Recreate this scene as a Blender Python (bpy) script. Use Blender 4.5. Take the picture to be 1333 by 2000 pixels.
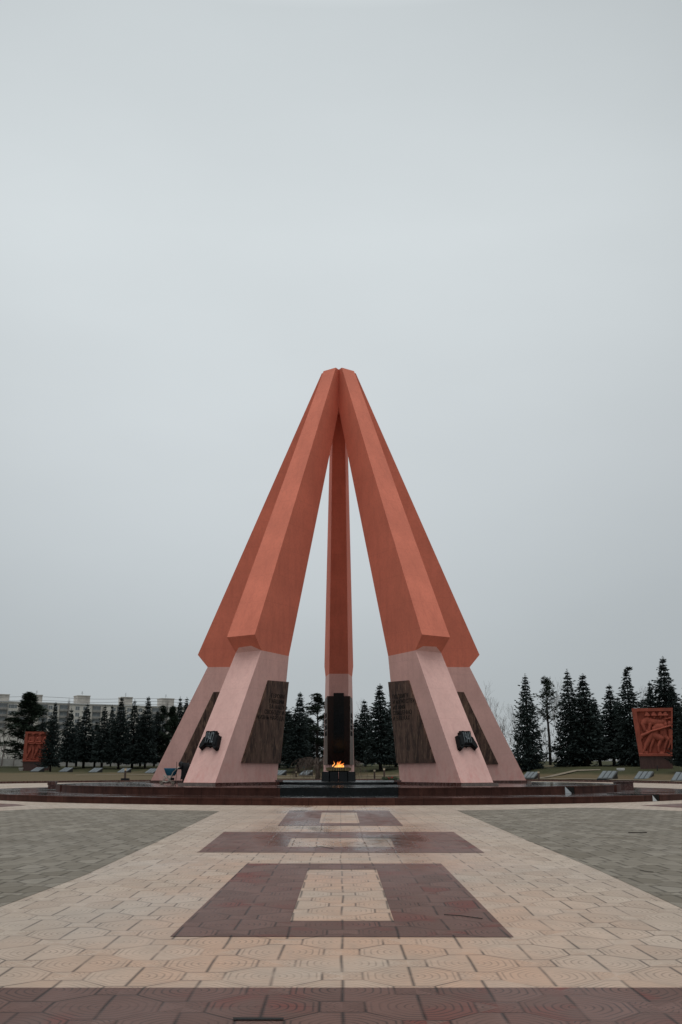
import bpy, bmesh, math, random
from mathutils import Vector, Matrix
R = math.radians
for o in list(bpy.data.objects): bpy.data.objects.remove(o)
S = bpy.context.scene
C = S.collection
random.seed(7)

# ------------------------------------------------------------------ camera
CX, CD, CH, PITCH, YAW = .0931, 59.2177, .5587, .2541, .0008
cam_d = bpy.data.cameras.new('camera'); cam = bpy.data.objects.new('camera', cam_d); C.objects.link(cam)
cam.location = (CX, -CD, CH); cam.rotation_euler = (math.pi/2 + PITCH, 0, -YAW)
cam_d.sensor_fit = 'VERTICAL'; cam_d.sensor_height = 36; cam_d.lens = 36*1947.73/2000
cam_d.clip_start = .05; cam_d.clip_end = 4000
S.camera = cam
# ------------------------------------------------------------------ sky (overcast) and sun
SUN_EL, SUN_AZ = 78, 200           # high, from behind the camera, a little to the left
W = bpy.data.worlds.new('World'); S.world = W; W.use_nodes = True
nt = W.node_tree; nt.nodes.clear()
def wn(t, **k):
    n = nt.nodes.new(t)
    for a, b in k.items(): setattr(n, a, b)
    return n
out = wn('ShaderNodeOutputWorld'); bg = wn('ShaderNodeBackground'); bg.inputs[1].default_value = .1
sky = wn('ShaderNodeTexSky', sky_type='NISHITA', sun_disc=False, sun_elevation=R(SUN_EL), sun_rotation=R(SUN_AZ))
tc = wn('ShaderNodeTexCoord'); sep = wn('ShaderNodeSeparateXYZ'); nt.links.new(tc.outputs['Generated'], sep.inputs[0])
ramp = wn('ShaderNodeValToRGB'); nt.links.new(sep.outputs['Z'], ramp.inputs[0])
cr = ramp.color_ramp
def st(el, p, c):
    el.position = p; el.color = (*c, 1)
# overcast luminance by elevation (sine of the elevation); in tenths of white
cols = [(0.0, (.475, .515, .535)), (.10, (.49, .53, .55)), (.30, (.56, .60, .618)), (.50, (.615, .66, .675)), (.66, (.56, .603, .618)), (.80, (1.1, 1.15, 1.17)), (1.0, (1.75, 1.8, 1.82))]
st(cr.elements[0], *cols[0]); st(cr.elements[1], *cols[-1])
for p, c in cols[1:-1]:
    e = cr.elements.new(p); e.color = (*c, 1)
# brighter patch of thin cloud ahead, plus faint cloud texture
dot = wn('ShaderNodeVectorMath', operation='DOT_PRODUCT'); nt.links.new(tc.outputs['Generated'], dot.inputs[0]); dot.inputs[1].default_value = (-.07, .873, .482)
mr = wn('ShaderNodeMapRange', interpolation_type='SMOOTHSTEP'); nt.links.new(dot.outputs['Value'], mr.inputs[0])
mr.inputs[1].default_value = .84; mr.inputs[2].default_value = 1.0; mr.inputs[3].default_value = .84; mr.inputs[4].default_value = 1.11
mrb = wn('ShaderNodeMapRange', interpolation_type='SMOOTHSTEP'); nt.links.new(dot.outputs['Value'], mrb.inputs[0])   # unseen sky behind the camera, dimmed to darken the rear pylon's inner face
mrb.inputs[1].default_value = -.3; mrb.inputs[2].default_value = .7; mrb.inputs[3].default_value = .80; mrb.inputs[4].default_value = 1.
nz = wn('ShaderNodeTexNoise'); nz.inputs['Scale'].default_value = 1.6; nz.inputs['Detail'].default_value = 5
mp = wn('ShaderNodeMapping'); mp.inputs['Scale'].default_value = (1, 1, 2.5); nt.links.new(tc.outputs['Generated'], mp.inputs[0]); nt.links.new(mp.outputs[0], nz.inputs[0])
mr2 = wn('ShaderNodeMapRange'); nt.links.new(nz.outputs[0], mr2.inputs[0]); mr2.inputs[1].default_value = .3; mr2.inputs[2].default_value = .7; mr2.inputs[3].default_value = 9.45; mr2.inputs[4].default_value = 10.35
mul = wn('ShaderNodeMath', operation='MULTIPLY'); nt.links.new(mr.outputs[0], mul.inputs[0]); nt.links.new(mr2.outputs[0], mul.inputs[1])
mulb = wn('ShaderNodeMath', operation='MULTIPLY'); nt.links.new(mul.outputs[0], mulb.inputs[0]); nt.links.new(mrb.outputs[0], mulb.inputs[1]); mul = mulb
sc = wn('ShaderNodeVectorMath', operation='SCALE'); nt.links.new(ramp.outputs[0], sc.inputs[0]); nt.links.new(mul.outputs[0], sc.inputs['Scale'])
mx = wn('ShaderNodeMixRGB'); mx.inputs[0].default_value = .96; nt.links.new(sky.outputs[0], mx.inputs[1]); nt.links.new(sc.outputs[0], mx.inputs[2])
nt.links.new(mx.outputs[0], bg.inputs[0]); nt.links.new(bg.outputs[0], out.inputs[0])
sd = bpy.data.lights.new('sun', 'SUN'); sd.energy = .8; sd.angle = R(40); sd.color = (1, .97, .93)
so = bpy.data.objects.new('sun', sd); C.objects.link(so)
# light travels from (azimuth) behind-left, high
v = Vector((-.25*math.cos(R(SUN_EL)), -math.cos(R(SUN_EL)), math.sin(R(SUN_EL))))
so.rotation_euler = v.to_track_quat('Z', 'Y').to_euler()
S.view_settings.view_transform = 'Standard'; S.view_settings.look = 'None'; S.view_settings.exposure = 0; S.view_settings.gamma = 1
S.render.engine = 'CYCLES'
S.cycles.max_bounces = 6; S.cycles.transparent_max_bounces = 8

# ------------------------------------------------------------------ helpers
def tag(o, label=None, cat=None, group=None, kind=None):
    if label: o['label'] = label
    if cat: o['category'] = cat
    if group: o['group'] = group
    if kind: o['kind'] = kind
    return o
def link(name, me, mats, parent=None, smooth=False):
    o = bpy.data.objects.new(name, me); C.objects.link(o)
    if not isinstance(mats, (list, tuple)): mats = [mats]
    for m in mats: me.materials.append(m)
    if parent: o.parent = parent
    if smooth:
        for p in me.polygons: p.use_smooth = True
    return o
def empty(name, loc=(0, 0, 0), rz=0, parent=None):
    o = bpy.data.objects.new(name, None); C.objects.link(o); o.location = loc; o.rotation_euler = (0, 0, rz)
    o.empty_display_size = .3
    if parent: o.parent = parent
    return o
class MB:
    def __init__(s): s.v = []; s.f = []; s.mi = []
    def face(s, pts, mi=0):
        n = len(s.v); s.v += [tuple(p) for p in pts]; s.f.append(list(range(n, n+len(pts)))); s.mi.append(mi)
    def poly(s, vs, fs, mi=0):
        n = len(s.v); s.v += [tuple(p) for p in vs]
        for f in fs: s.f.append([n+i for i in f]); s.mi.append(mi)
    def box(s, c, d, M=None, mi=0):
        vs = [Vector((c[0]+sx*d[0]/2, c[1]+sy*d[1]/2, c[2]+sz*d[2]/2)) for sz in (-1, 1) for sy in (-1, 1) for sx in (-1, 1)]
        if M: vs = [M @ v for v in vs]
        s.poly(vs, [(0, 2, 3, 1), (4, 5, 7, 6), (0, 1, 5, 4), (2, 6, 7, 3), (0, 4, 6, 2), (1, 3, 7, 5)], mi)
    def prism(s, pts, z0, z1, M=None, mi=0, inset=0):
        n = len(pts)
        cx = sum(p[0] for p in pts)/n; cy = sum(p[1] for p in pts)/n
        vs = [Vector((p[0], p[1], z0)) for p in pts] + [Vector((cx+(p[0]-cx)*(1-inset), cy+(p[1]-cy)*(1-inset), z1)) for p in pts]
        if M: vs = [M @ v for v in vs]
        s.poly(vs, [tuple(reversed(range(n))), tuple(range(n, 2*n))] + [(i, (i+1) % n, n+(i+1) % n, n+i) for i in range(n)], mi)
    def tube(s, path, rad, n=6, mi=0, cap=True):
        path = [Vector(p) for p in path]
        if not isinstance(rad, (list, tuple)): rad = [rad]*len(path)
        base = len(s.v); up = Vector((0, 0, 1))
        for i, p in enumerate(path):
            d = (path[min(i+1, len(path)-1)]-path[max(i-1, 0)])
            if d.length < 1e-9: d = Vector((0, 0, 1))
            d.normalize()
            a = d.cross(up if abs(d.z) < .95 else Vector((1, 0, 0))).normalized(); b = d.cross(a)
            for k in range(n):
                t = 2*math.pi*k/n; s.v.append(tuple(p+(a*math.cos(t)+b*math.sin(t))*rad[i]))
        for i in range(len(path)-1):
            for k in range(n):
                s.f.append([base+i*n+k, base+i*n+(k+1) % n, base+(i+1)*n+(k+1) % n, base+(i+1)*n+k]); s.mi.append(mi)
        if cap and n > 2:
            s.f.append([base+k for k in range(n)]); s.mi.append(mi)
            s.f.append([base+(len(path)-1)*n+k for k in reversed(range(n))]); s.mi.append(mi)
    def mesh(s, name):
        me = bpy.data.meshes.new(name); me.from_pydata(s.v, [], s.f); me.update()
        for p, m in zip(me.polygons, s.mi): p.material_index = m
        return me
    def build(s, name, mats, parent=None, smooth=False, recalc=True):
        me = s.mesh(name)
        if recalc:
            bm = bmesh.new(); bm.from_mesh(me); bmesh.ops.recalc_face_normals(bm, faces=bm.faces); bm.to_mesh(me); bm.free()
        return link(name, me, mats, parent, smooth)
def copy_tree(o, parent=None, depth=0):
    c = o.copy(); C.objects.link(c); c.parent = parent
    for ch in list(o.children): copy_tree(ch, c)
    return c

# the photograph's pixels (1333 x 2000) read back to places on the ground
def ray(x, y):
    v = [(x-666.5)/1947.73, 1., (1000-y)/1947.73]
    c, s = math.cos(PITCH), math.sin(PITCH); v = [v[0], c*v[1]-s*v[2], s*v[1]+c*v[2]]
    return Vector((v[0]+YAW*v[1], v[1], v[2]))
CAM = Vector((CX, -CD, CH))
def onz(x, y, z):
    v = ray(x, y); return CAM + v*((z-CH)/v.z)
def atD(x, y, D):
    v = ray(x, y); return CAM + v*(D/v.y)
def interp(x, xs, ys):
    if x <= xs[0]: return ys[0]
    for i in range(1, len(xs)):
        if x <= xs[i]:
            t = (x-xs[i-1])/(xs[i]-xs[i-1]); return ys[i-1]*(1-t)+ys[i]*t
    return ys[-1]

# ------------------------------------------------------------------ materials
class NM:
    """small node-graph writer"""
    def __init__(s, name):
        s.m = bpy.data.materials.new(name); s.m.use_nodes = True; s.t = s.m.node_tree
        s.b = s.t.nodes['Principled BSDF']; s.L = s.t.links
    def n(s, t, **k):
        x = s.t.nodes.new(t)
        for a, b in k.items(): setattr(x, a, b)
        return x
    def put(s, sock, v):
        if isinstance(v, bpy.types.NodeSocket): s.L.new(v, sock)
        else: sock.default_value = v
    def math(s, op, a, b=None, c=None, clamp=False):
        x = s.n('ShaderNodeMath', operation=op); x.use_clamp = clamp; s.put(x.inputs[0], a)
        if b is not None: s.put(x.inputs[1], b)
        if c is not None: s.put(x.inputs[2], c)
        return x.outputs[0]
    def mr(s, v, a, b, c=0., d=1., smooth=False):
        x = s.n('ShaderNodeMapRange', interpolation_type='SMOOTHSTEP' if smooth else 'LINEAR'); s.put(x.inputs[0], v)
        for i, q in enumerate((a, b, c, d)): x.inputs[i+1].default_value = q
        return x.outputs[0]
    def mix(s, f, a, b):
        x = s.n('ShaderNodeMixRGB'); s.put(x.inputs[0], f)
        for i, q in ((1, a), (2, b)): s.put(x.inputs[i], (*q, 1) if isinstance(q, tuple) and len(q) == 3 else q)
        return x.outputs[0]
    def pos(s, scale=(1, 1, 1), obj=True):
        if obj: o = s.n('ShaderNodeTexCoord').outputs['Object']
        else: o = s.n('ShaderNodeNewGeometry').outputs['Position']
        if scale == (1, 1, 1): return o
        x = s.n('ShaderNodeMapping'); s.L.new(o, x.inputs[0]); x.inputs['Scale'].default_value = scale
        return x.outputs[0]
    def noise(s, scale, detail=4, sc=(1, 1, 1), obj=True, rough=.55):
        x = s.n('ShaderNodeTexNoise'); s.L.new(s.pos(sc, obj), x.inputs['Vector'])
        x.inputs['Scale'].default_value = scale; x.inputs['Detail'].default_value = detail; x.inputs['Roughness'].default_value = rough
        return x.outputs[0]
    def color(s, c): s.put(s.b.inputs['Base Color'], (*c, 1) if isinstance(c, tuple) else c)
    def rough(s, v): s.put(s.b.inputs['Roughness'], v)
    def spec(s, v): s.put(s.b.inputs['Specular IOR Level'], v)
    def bump(s, h, st=.3, d=.02):
        x = s.n('ShaderNodeBump'); s.put(x.inputs['Height'], h); x.inputs['Strength'].default_value = st; x.inputs['Distance'].default_value = d
        s.L.new(x.outputs[0], s.b.inputs['Normal'])
def simple(name, col, rough=.7, var=.2, scale=6, metal=0, spec=.4):
    m = NM(name); a = tuple(c*(1-var) for c in col); b = tuple(min(1, c*(1+var)) for c in col)
    m.color(m.mix(m.mr(m.noise(scale, 5), .3, .7), a, b)); m.rough(rough); m.b.inputs['Metallic'].default_value = metal; m.spec(spec)
    return m.m

def paint(name, col, dark, stain):
    m = NM(name)
    c = m.mix(m.mr(m.noise(.55, 6, rough=.6), .35, .68), tuple(x*.90 for x in col), tuple(min(1, x*1.08) for x in col))
    c = m.mix(m.math('MULTIPLY', m.mr(m.noise(9, 6, (1, 1, .7)), .45, .75), .35), c, dark)           # roller marks, patchiness
    c = m.mix(m.math('MULTIPLY', m.mr(m.noise(1.3, 7, (2.2, 2.2, .25)), .5, .78), .42), c, dark)      # rain streaks
    # pour joints in the concrete
    sz = m.n('ShaderNodeSeparateXYZ'); m.L.new(m.pos(), sz.inputs[0])
    fr = m.math('FRACT', m.math('DIVIDE', sz.outputs[2], 1.55)); j = m.math('LESS_THAN', fr, .012)
    c = m.mix(m.math('MULTIPLY', j, .40), c, dark)
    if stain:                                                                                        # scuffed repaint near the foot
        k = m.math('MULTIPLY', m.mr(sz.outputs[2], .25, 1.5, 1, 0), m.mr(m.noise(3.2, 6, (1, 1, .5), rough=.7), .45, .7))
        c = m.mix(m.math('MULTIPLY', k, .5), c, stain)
    m.color(c); m.rough(.72); m.spec(.25)
    m.bump(m.noise(40, 4), .25, .006)
    return m.m
M_or = paint('orange_paint', (.71, .212, .137), (.50, .138, .090), None)
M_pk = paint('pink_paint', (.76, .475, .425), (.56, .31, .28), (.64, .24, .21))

def granite(name, a, b, c, rough=.16, streak=(3.2, 3.2, .35), joint=None, spec=.5):
    m = NM(name)
    n1 = m.noise(1.6, 8, streak, rough=.65); n2 = m.noise(5, 6, streak, rough=.7)
    col = m.mix(m.mr(n1, .40, .62), a, b); col = m.mix(m.math('MULTIPLY', m.mr(n2, .5, .72), .75), col, c)
    m.color(col); m.rough(m.mr(n2, .3, .7, rough, rough+.14)); m.spec(spec)
    return m
M_panel = granite('streaked_granite', (.030, .015, .012), (.118, .068, .050), (.30, .20, .135), .36, (1.9, 1.9, .40), spec=.28)
m = M_panel; sp = m.n('ShaderNodeSeparateXYZ'); m.L.new(m.pos(), sp.inputs[0])
M_panel = M_panel.m
M_plinth = granite('red_granite', (.050, .020, .016), (.095, .040, .032), (.14, .065, .050), .20, (1.2, 1.2, 1.2)).m
M_black = granite('black_granite', (.004, .006, .007), (.008, .010, .012), (.013, .016, .018), .10, (2, 2, 2), spec=.22).m
M_inner = granite('dark_brown_granite', (.018, .009, .008), (.026, .013, .011), (.034, .018, .014), .14, (2, 2, 1), spec=.3).m
M_cap = granite('weathered_marble', (.17, .13, .115), (.24, .19, .17), (.11, .08, .07), .5, (3, 3, 3)).m

def paved_stone(name, a, b, line, size, lw, rough, lineamt=.8, radial=True):
    """polished slabs on the platform tops, laid in rings; wet, with pale joints"""
    m = NM(name); sp = m.n('ShaderNodeSeparateXYZ'); m.L.new(m.pos(obj=False), sp.inputs[0])
    x, y = sp.outputs[0], sp.outputs[1]
    r = m.math('SQRT', m.math('ADD', m.math('MULTIPLY', x, x), m.math('MULTIPLY', y, y)))
    th = m.math('ARCTAN2', x, m.math('MULTIPLY', y, -1))
    u = m.math('MULTIPLY', th, 17.7/size); v = m.math('DIVIDE', r, size*1.05)
    fu = m.math('ABSOLUTE', m.math('SUBTRACT', m.math('FRACT', u), .5)); fv = m.math('ABSOLUTE', m.math('SUBTRACT', m.math('FRACT', v), .5))
    j = m.math('MAXIMUM', m.mr(fu, .5-lw, .5), m.mr(fv, .5-lw*.6, .5))
    wn_ = m.n('ShaderNodeTexWhiteNoise'); cb = m.n('ShaderNodeCombineXYZ'); m.L.new(m.math('FLOOR', u), cb.inputs[0]); m.L.new(m.math('FLOOR', v), cb.inputs[1]); m.L.new(cb.outputs[0], wn_.inputs[0])
    col = m.mix(wn_.outputs[0], a, b); wet = m.mr(m.noise(.5, 6, obj=False, sc=(1, 1.6, 1)), .42, .62)
    brk = m.mr(m.noise(1.7, 4, obj=False), .4, .6)
    col = m.mix(m.math('MULTIPLY', m.math('MULTIPLY', j, lineamt), brk), col, line)
    m.color(col); m.rough(m.math('ADD', m.math('MULTIPLY', wet, -.14), rough+.12)); m.spec(.5)
    m.bump(m.math('ADD', m.math('MULTIPLY', j, -1), m.math('MULTIPLY', m.noise(2.2, 3, obj=False), .5)), .04, .003)
    return m.m
M_top = paved_stone('platform_slabs', (.040, .022, .019), (.065, .038, .032), (.16, .135, .12), .55, .035, .05)
M_topb = paved_stone('black_slabs', (.012, .015, .017), (.024, .029, .031), (.34, .38, .38), .55, .05, .05, 1.)

def riser_mat():
    m = NM('riser_granite'); sp = m.n('ShaderNodeSeparateXYZ'); m.L.new(m.pos(obj=False), sp.inputs[0])
    th = m.math('MULTIPLY', m.math('ARCTAN2', sp.outputs[0], m.math('MULTIPLY', sp.outputs[1], -1)), 17.7/.98)
    w_ = m.n('ShaderNodeTexWhiteNoise', noise_dimensions='1D'); m.L.new(m.math('FLOOR', th), w_.inputs['W'])
    f = m.math('ABSOLUTE', m.math('SUBTRACT', m.math('FRACT', th), .5)); j = m.math('GREATER_THAN', f, .49)
    n1 = m.noise(2.5, 7, (1, 1, .6), obj=False, rough=.7)
    c = m.mix(m.mr(n1, .35, .68), (.052, .021, .016), (.110, .046, .034)); c = m.mix(m.math('MULTIPLY', w_.outputs[0], .45), c, (.040, .018, .015))
    c = m.mix(m.math('MULTIPLY', j, .7), c, (.012, .008, .007))
    m.color(c); m.rough(.6); m.spec(.1)
    return m.m
M_riser = riser_mat()

def tile_mat(name, base, alt, warm, jointc, ring=.5, jw=.022, blot=None, wetn=.0, ringc=None, varamt=.5, sp_=.3):
    """octagonal 'log-end' pavers with small squares between them: joints, concentric grooves, split lines"""
    m = NM(name); P = .438
    sp = m.n('ShaderNodeSeparateXYZ'); m.L.new(m.pos(obj=False), sp.inputs[0])
    X, Y = sp.outputs[0], sp.outputs[1]
    # the slabs were never laid dead straight
    wob = m.math('MULTIPLY', m.math('SUBTRACT', m.noise(.35, 2, obj=False), .5), .10)
    U = m.math('DIVIDE', m.math('ADD', m.math('SUBTRACT', X, .105), wob), P); V = m.math('DIVIDE', m.math('ADD', m.math('ADD', Y, 54.055), wob), P)
    U = m.math('ADD', U, 1.)
    a = m.math('MULTIPLY', m.math('ADD', U, V), .5); b = m.math('MULTIPLY', m.math('SUBTRACT', U, V), .5)
    ia = m.math('ROUND', a); ib = m.math('ROUND', b)
    a1 = m.math('SUBTRACT', a, ia); b1 = m.math('SUBTRACT', b, ib)
    du = m.math('ADD', a1, b1); dv = m.math('SUBTRACT', a1, b1)
    au = m.math('ABSOLUTE', du); av = m.math('ABSOLUTE', dv)
    oct_ = m.math('MAXIMUM', m.math('MAXIMUM', au, av), m.math('MULTIPLY', m.math('ADD', au, av), .7071))
    mx_ = m.math('MAXIMUM', au, av); issq = m.math('GREATER_THAN', mx_, .7071)
    big = m.math('MAXIMUM', au, av); sml = m.math('MINIMUM', au, av)
    sq = m.math('MAXIMUM', m.math('SUBTRACT', 1., big), sml)
    eo = m.math('SUBTRACT', .7071, oct_); es = m.math('SUBTRACT', .2929, sq)
    e = m.math('ADD', m.math('MULTIPLY', eo, m.math('SUBTRACT', 1., issq)), m.math('MULTIPLY', es, issq))
    j = m.mr(e, .0, jw, 1, 0)
    # longitudinal split of every octagon: open and dark; transverse split: a hairline
    notsq = m.math('SUBTRACT', 1., issq)
    split = m.math('MULTIPLY', m.mr(au, .0, jw*1.2, 1, 0), notsq)
    hair = m.math('MULTIPLY', m.math('MULTIPLY', m.mr(av, .0, jw*.8, 1, 0), notsq), .45)
    jj = m.math('MAXIMUM', m.math('MAXIMUM', j, split), hair)
    # joints are packed with sand in places
    jj = m.math('MULTIPLY', jj, m.mr(m.noise(1.9, 4, obj=False), .38, .58, .22, 1.)); jj = m.math('MAXIMUM', jj, m.math('MULTIPLY', split, m.mr(m.noise(1.1, 4, obj=False), .38, .56, .25, 1.)))
    # grooves
    rr = m.math('SQRT', m.math('ADD', m.math('MULTIPLY', du, du), m.math('MULTIPLY', dv, dv)))
    t = m.mr(oct_, .22, .62)
    d = m.math('ADD', m.math('MULTIPLY', oct_, t), m.math('MULTIPLY', rr, m.math('SUBTRACT', 1., t)))
    sqr = m.math('SQRT', m.math('ADD', m.math('MULTIPLY', m.math('SUBTRACT', 1., big), m.math('SUBTRACT', 1., big)), m.math('MULTIPLY', m.math('MULTIPLY', sml, sml), 3.)))
    d = m.math('ADD', m.math('MULTIPLY', d, notsq), m.math('MULTIPLY', sqr, issq))
    fr = m.math('ABSOLUTE', m.math('SUBTRACT', m.math('FRACT', m.math('DIVIDE', d, .105)), .5))
    g = m.mr(fr, .30, .46)
    g = m.math('MULTIPLY', g, m.math('GREATER_THAN', d, .1)); g = m.math('MULTIPLY', g, m.mr(m.noise(2.6, 3, obj=False), .38, .58, .35, 1.))
    cb = m.n('ShaderNodeCombineXYZ')
    m.L.new(m.math('ADD', ia, m.math('MULTIPLY', m.math('SIGN', du), .3)), cb.inputs[0]); m.L.new(m.math('ADD', ib, m.math('MULTIPLY', issq, .15)), cb.inputs[1])
    w_ = m.n('ShaderNodeTexWhiteNoise'); m.L.new(cb.outputs[0], w_.inputs[0]); rnd = w_.outputs[0]
    col = m.mix(m.math('MULTIPLY', rnd, varamt), base, alt)
    if warm:                                    # warmer pigment in the middle lane
        k = m.math('MULTIPLY', m.mr(m.math('ABSOLUTE', m.math('SUBTRACT', X, .1)), .35, 3.6, 1, 0, True), m.mr(m.noise(.6, 5, obj=False), .30, .58))
        col = m.mix(m.math('MULTIPLY', k, m.mr(rnd, 0, 1, .7, 1.)), col, warm)
    if blot:
        k = m.math('MULTIPLY', m.mr(m.noise(1.3, 3, (1, 1, 1), obj=False), .50, .62), m.mr(rnd, .2, .8))
        col = m.mix(m.math('MULTIPLY', k, .75), col, blot)
    col = m.mix(m.math('MULTIPLY', m.mr(m.noise(6, 7, (1, .35, 1), obj=False, rough=.7), .42, .72), .42), col, tuple(c*.58 for c in base))
    col = m.mix(m.math('MULTIPLY', m.mr(m.noise(.22, 5, obj=False), .42, .66), .38), col, tuple(c*.64 for c in base))
    col = m.mix(m.math('MULTIPLY', g, ring), col, ringc or tuple(c*.5 for c in base))
    col = m.mix(m.math('MULTIPLY', jj, .9), col, jointc)
    m.color(col)
    damp = m.mr(m.noise(.55, 6, (1, .6, 1), obj=False), .42, .62)
    lane = m.math('MULTIPLY', m.math('MULTIPLY', m.mr(m.math('ABSOLUTE', m.math('SUBTRACT', X, .1)), .8, 3.4, 1, 0, True), m.mr(Y, -54, -38, 0, 1, True)), m.mr(m.noise(.45, 3, (1.6, .22, 1), obj=False), .30, .58))
    damp = m.math('ADD', damp, m.math('MULTIPLY', lane, 2.1 if wetn > .1 else 0.))      # rain still standing on the worn middle lane
    m.rough(m.math('SUBTRACT', m.math('ADD', .68, m.math('MULTIPLY', rnd, .08)), m.math('MULTIPLY', damp, wetn))); m.spec(sp_ if sp_ < .15 else m.math('ADD', sp_, m.math('MULTIPLY', lane, .25)))
    hgt = m.math('SUBTRACT', m.math('ADD', m.math('MULTIPLY', rnd, .25), m.math('MULTIPLY', m.noise(30, 3, obj=False), .15)), m.math('ADD', jj, m.math('MULTIPLY', g, .3)))
    m.bump(hgt, .45, .006)
    return m.m
M_cream = tile_mat('cream_pavers', (.455, .37, .295), (.325, .25, .195), (.48, .295, .20), (.040, .028, .020), .6, ringc=(.15, .11, .08), jw=.034, wetn=.2, varamt=.75)
M_purple = tile_mat('purple_pavers', (.150, .080, .064), (.100, .054, .044), None, (.010, .007, .006), .8, sp_=.18, ringc=(.035, .022, .020), jw=.034, blot=(.17, .036, .028), wetn=.2, varamt=.8)
M_grey = tile_mat('grey_pavers', (.235, .208, .168), (.135, .116, .088), None, (.04, .032, .022), .15, jw=.07, wetn=.05, varamt=1., sp_=.12)

def grass_mat():
    m = NM('winter_grass')
    n1 = m.noise(.16, 6, (1, .35, 1), obj=False, rough=.65); n2 = m.noise(1.7, 6, (1, .6, 1), obj=False, rough=.7)
    sp = m.n('ShaderNodeSeparateXYZ'); m.L.new(m.pos(obj=False), sp.inputs[0])
    dry = m.math('ADD', m.mr(sp.outputs[2], -.55, .5, .5, -.12), n1)          # trodden, drier turf at the foot of the slope
    c = m.mix(m.mr(dry, .42, .66), (.040, .043, .020), (.110, .084, .048)); c = m.mix(m.math('MULTIPLY', m.mr(n2, .45, .7), .5), c, (.07, .058, .034))
    m.color(c); m.rough(.95); m.spec(.1); m.bump(m.noise(8, 5, obj=False), .6, .08)
    return m.m
M_grass = grass_mat()
M_soil = simple('soil', (.05, .042, .03), .95)

def foliage(name, a, b, c):
    m = NM(name); g = m.n('ShaderNodeNewGeometry'); rnd = g.outputs['Random Per Island']
    oi = m.n('ShaderNodeObjectInfo').outputs['Random']
    col = m.mix(rnd, a, b); col = m.mix(m.math('MULTIPLY', m.math('POWER', rnd, 6), .8), col, c)
    col = m.mix(m.math('MULTIPLY', oi, .35), col, tuple(x*.7 for x in a)); m.color(col); m.rough(.8); m.spec(.15)
    return m.m
M_spruce = foliage('spruce_needles', (.015, .023, .021), (.032, .046, .043), (.08, .108, .104))
M_pine = foliage('pine_needles', (.016, .027, .019), (.036, .052, .034), (.07, .09, .062))
M_bark = simple('bark', (.030, .024, .021), .9, .4, 4)
M_twig = simple('bare_twigs', (.17, .148, .135), .9, .3, 3)  # lightened: distance haze is put into the twig colour
M_twigd = simple('dark_twigs', (.095, .07, .058), .9, .3, 3)
M_metal = simple('black_bronze', (.004, .005, .006), .5, .35, 9, .0, .15)
M_relief = simple('terracotta_relief', (.30, .072, .045), .85, .22, 1.1)
M_rbase = granite('relief_plinth_stone', (.06, .028, .024), (.09, .042, .036), (.12, .06, .05), .4, (2, 2, .3)).m
M_slabg = simple('grey_slab', (.115, .135, .145), .5, .15, 3, 0, .3)
M_dark = simple('dark_steel', (.02, .02, .02), .5)
M_brown = simple('brown_post', (.055, .035, .028), .6)
def glow_cap():
    m = NM('frosted_cap'); m.color((.55, .47, .33)); m.rough(.4); return m.m
M_capl = glow_cap()
M_conc = simple('concrete', (.30, .29, .27), .9, .25, .6)
M_sheen = simple('sky_sheen_slope', (.60, .64, .66), .4, .15, 1.5, 0, .5)  # pale colour holds the sky's reflection on the slot slopes
M_wall = simple('facade_plaster', (.70, .67, .61), .9, .18, .12)  # paled to put the distance haze into the facade colour
M_wall2 = simple('roof_hut_panels', (.50, .47, .43), .9, .2, .3)
M_white = simple('white_frame', (.55, .55, .54), .7)
M_glass = simple('window_glass', (.17, .19, .20), .2, .5, .25, 0, .5)  # pane colour lightened as well, in place of distance haze
M_wire = simple('cable_steel', (.10, .10, .10), .6)
M_cloth = simple('dark_cloth', (.010, .011, .013), .85, .4, 12)
M_skin = simple('skin', (.28, .15, .11), .6, .1)
M_blue = simple('blue_cloth', (.008, .10, .17), .75, .35, 7)
M_chrome = simple('pale_tube', (.45, .42, .37), .35, .15, 6, .2)
M_rubber = simple('rubber', (.05, .045, .042), .8)
M_gold = simple('brass_bars', (.32, .24, .13), .4, .3, 9, .6)
M_red = simple('red_flowers', (.45, .012, .01), .6, .4, 20)
M_leaf = simple('wreath_leaves', (.03, .05, .018), .8, .4, 12)
M_slit = simple('gap_black', (.006, .006, .005), .9)
def flame_mat():
    m = NM('gas_flame'); sp = m.n('ShaderNodeSeparateXYZ'); m.L.new(m.pos(), sp.inputs[0])
    k = m.math('ADD', m.mr(sp.outputs[2], 0, .45), m.math('MULTIPLY', m.math('SUBTRACT', m.noise(9, 3), .5), 1.3))
    c = m.mix(m.math('ADD', k, 0, clamp=True), (1, .50, .12), (1, .12, .012))
    m.color((0, 0, 0)); m.put(m.b.inputs['Emission Color'], c); m.put(m.b.inputs['Emission Strength'], m.mr(k, .1, .9, 1.9, .85)); m.spec(0)
    return m.m
M_flame = flame_mat()

# ------------------------------------------------------------------ ground, paving
GZ = -.71
mb = MB()
mb.face([(-2500, -500, GZ), (2500, -500, GZ), (2500, 3000, GZ), (-2500, 3000, GZ)])
tag(mb.build('plaza', M_cream, recalc=False), kind='structure')
def sheet(name, polys, z, mat):
    m_ = MB()
    for p in polys: m_.face([(q[0], q[1], z) for q in p])
    o = m_.build(name, mat, recalc=False)
    for f in o.data.polygons:
        if f.normal.z < 0: f.flip()
    return tag(o, kind='structure')
def g2(x, y): p = onz(x, y, GZ); return (p.x, p.y)
edgeL = [(-3.18, -52.64), g2(0, 1772), g2(165, 1710), g2(310, 1643), g2(430, 1584)]
topL = [g2(*p) for p in ((380, 1583), (330, 1582.5), (270, 1581.5), (220, 1580), (160, 1579), (110, 1579), (50, 1581), (0, 1584))]
edgeR = [(3.35, -52.66), g2(1333, 1775), g2(1170, 1700), g2(1013, 1634), g2(893, 1583)]
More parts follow.
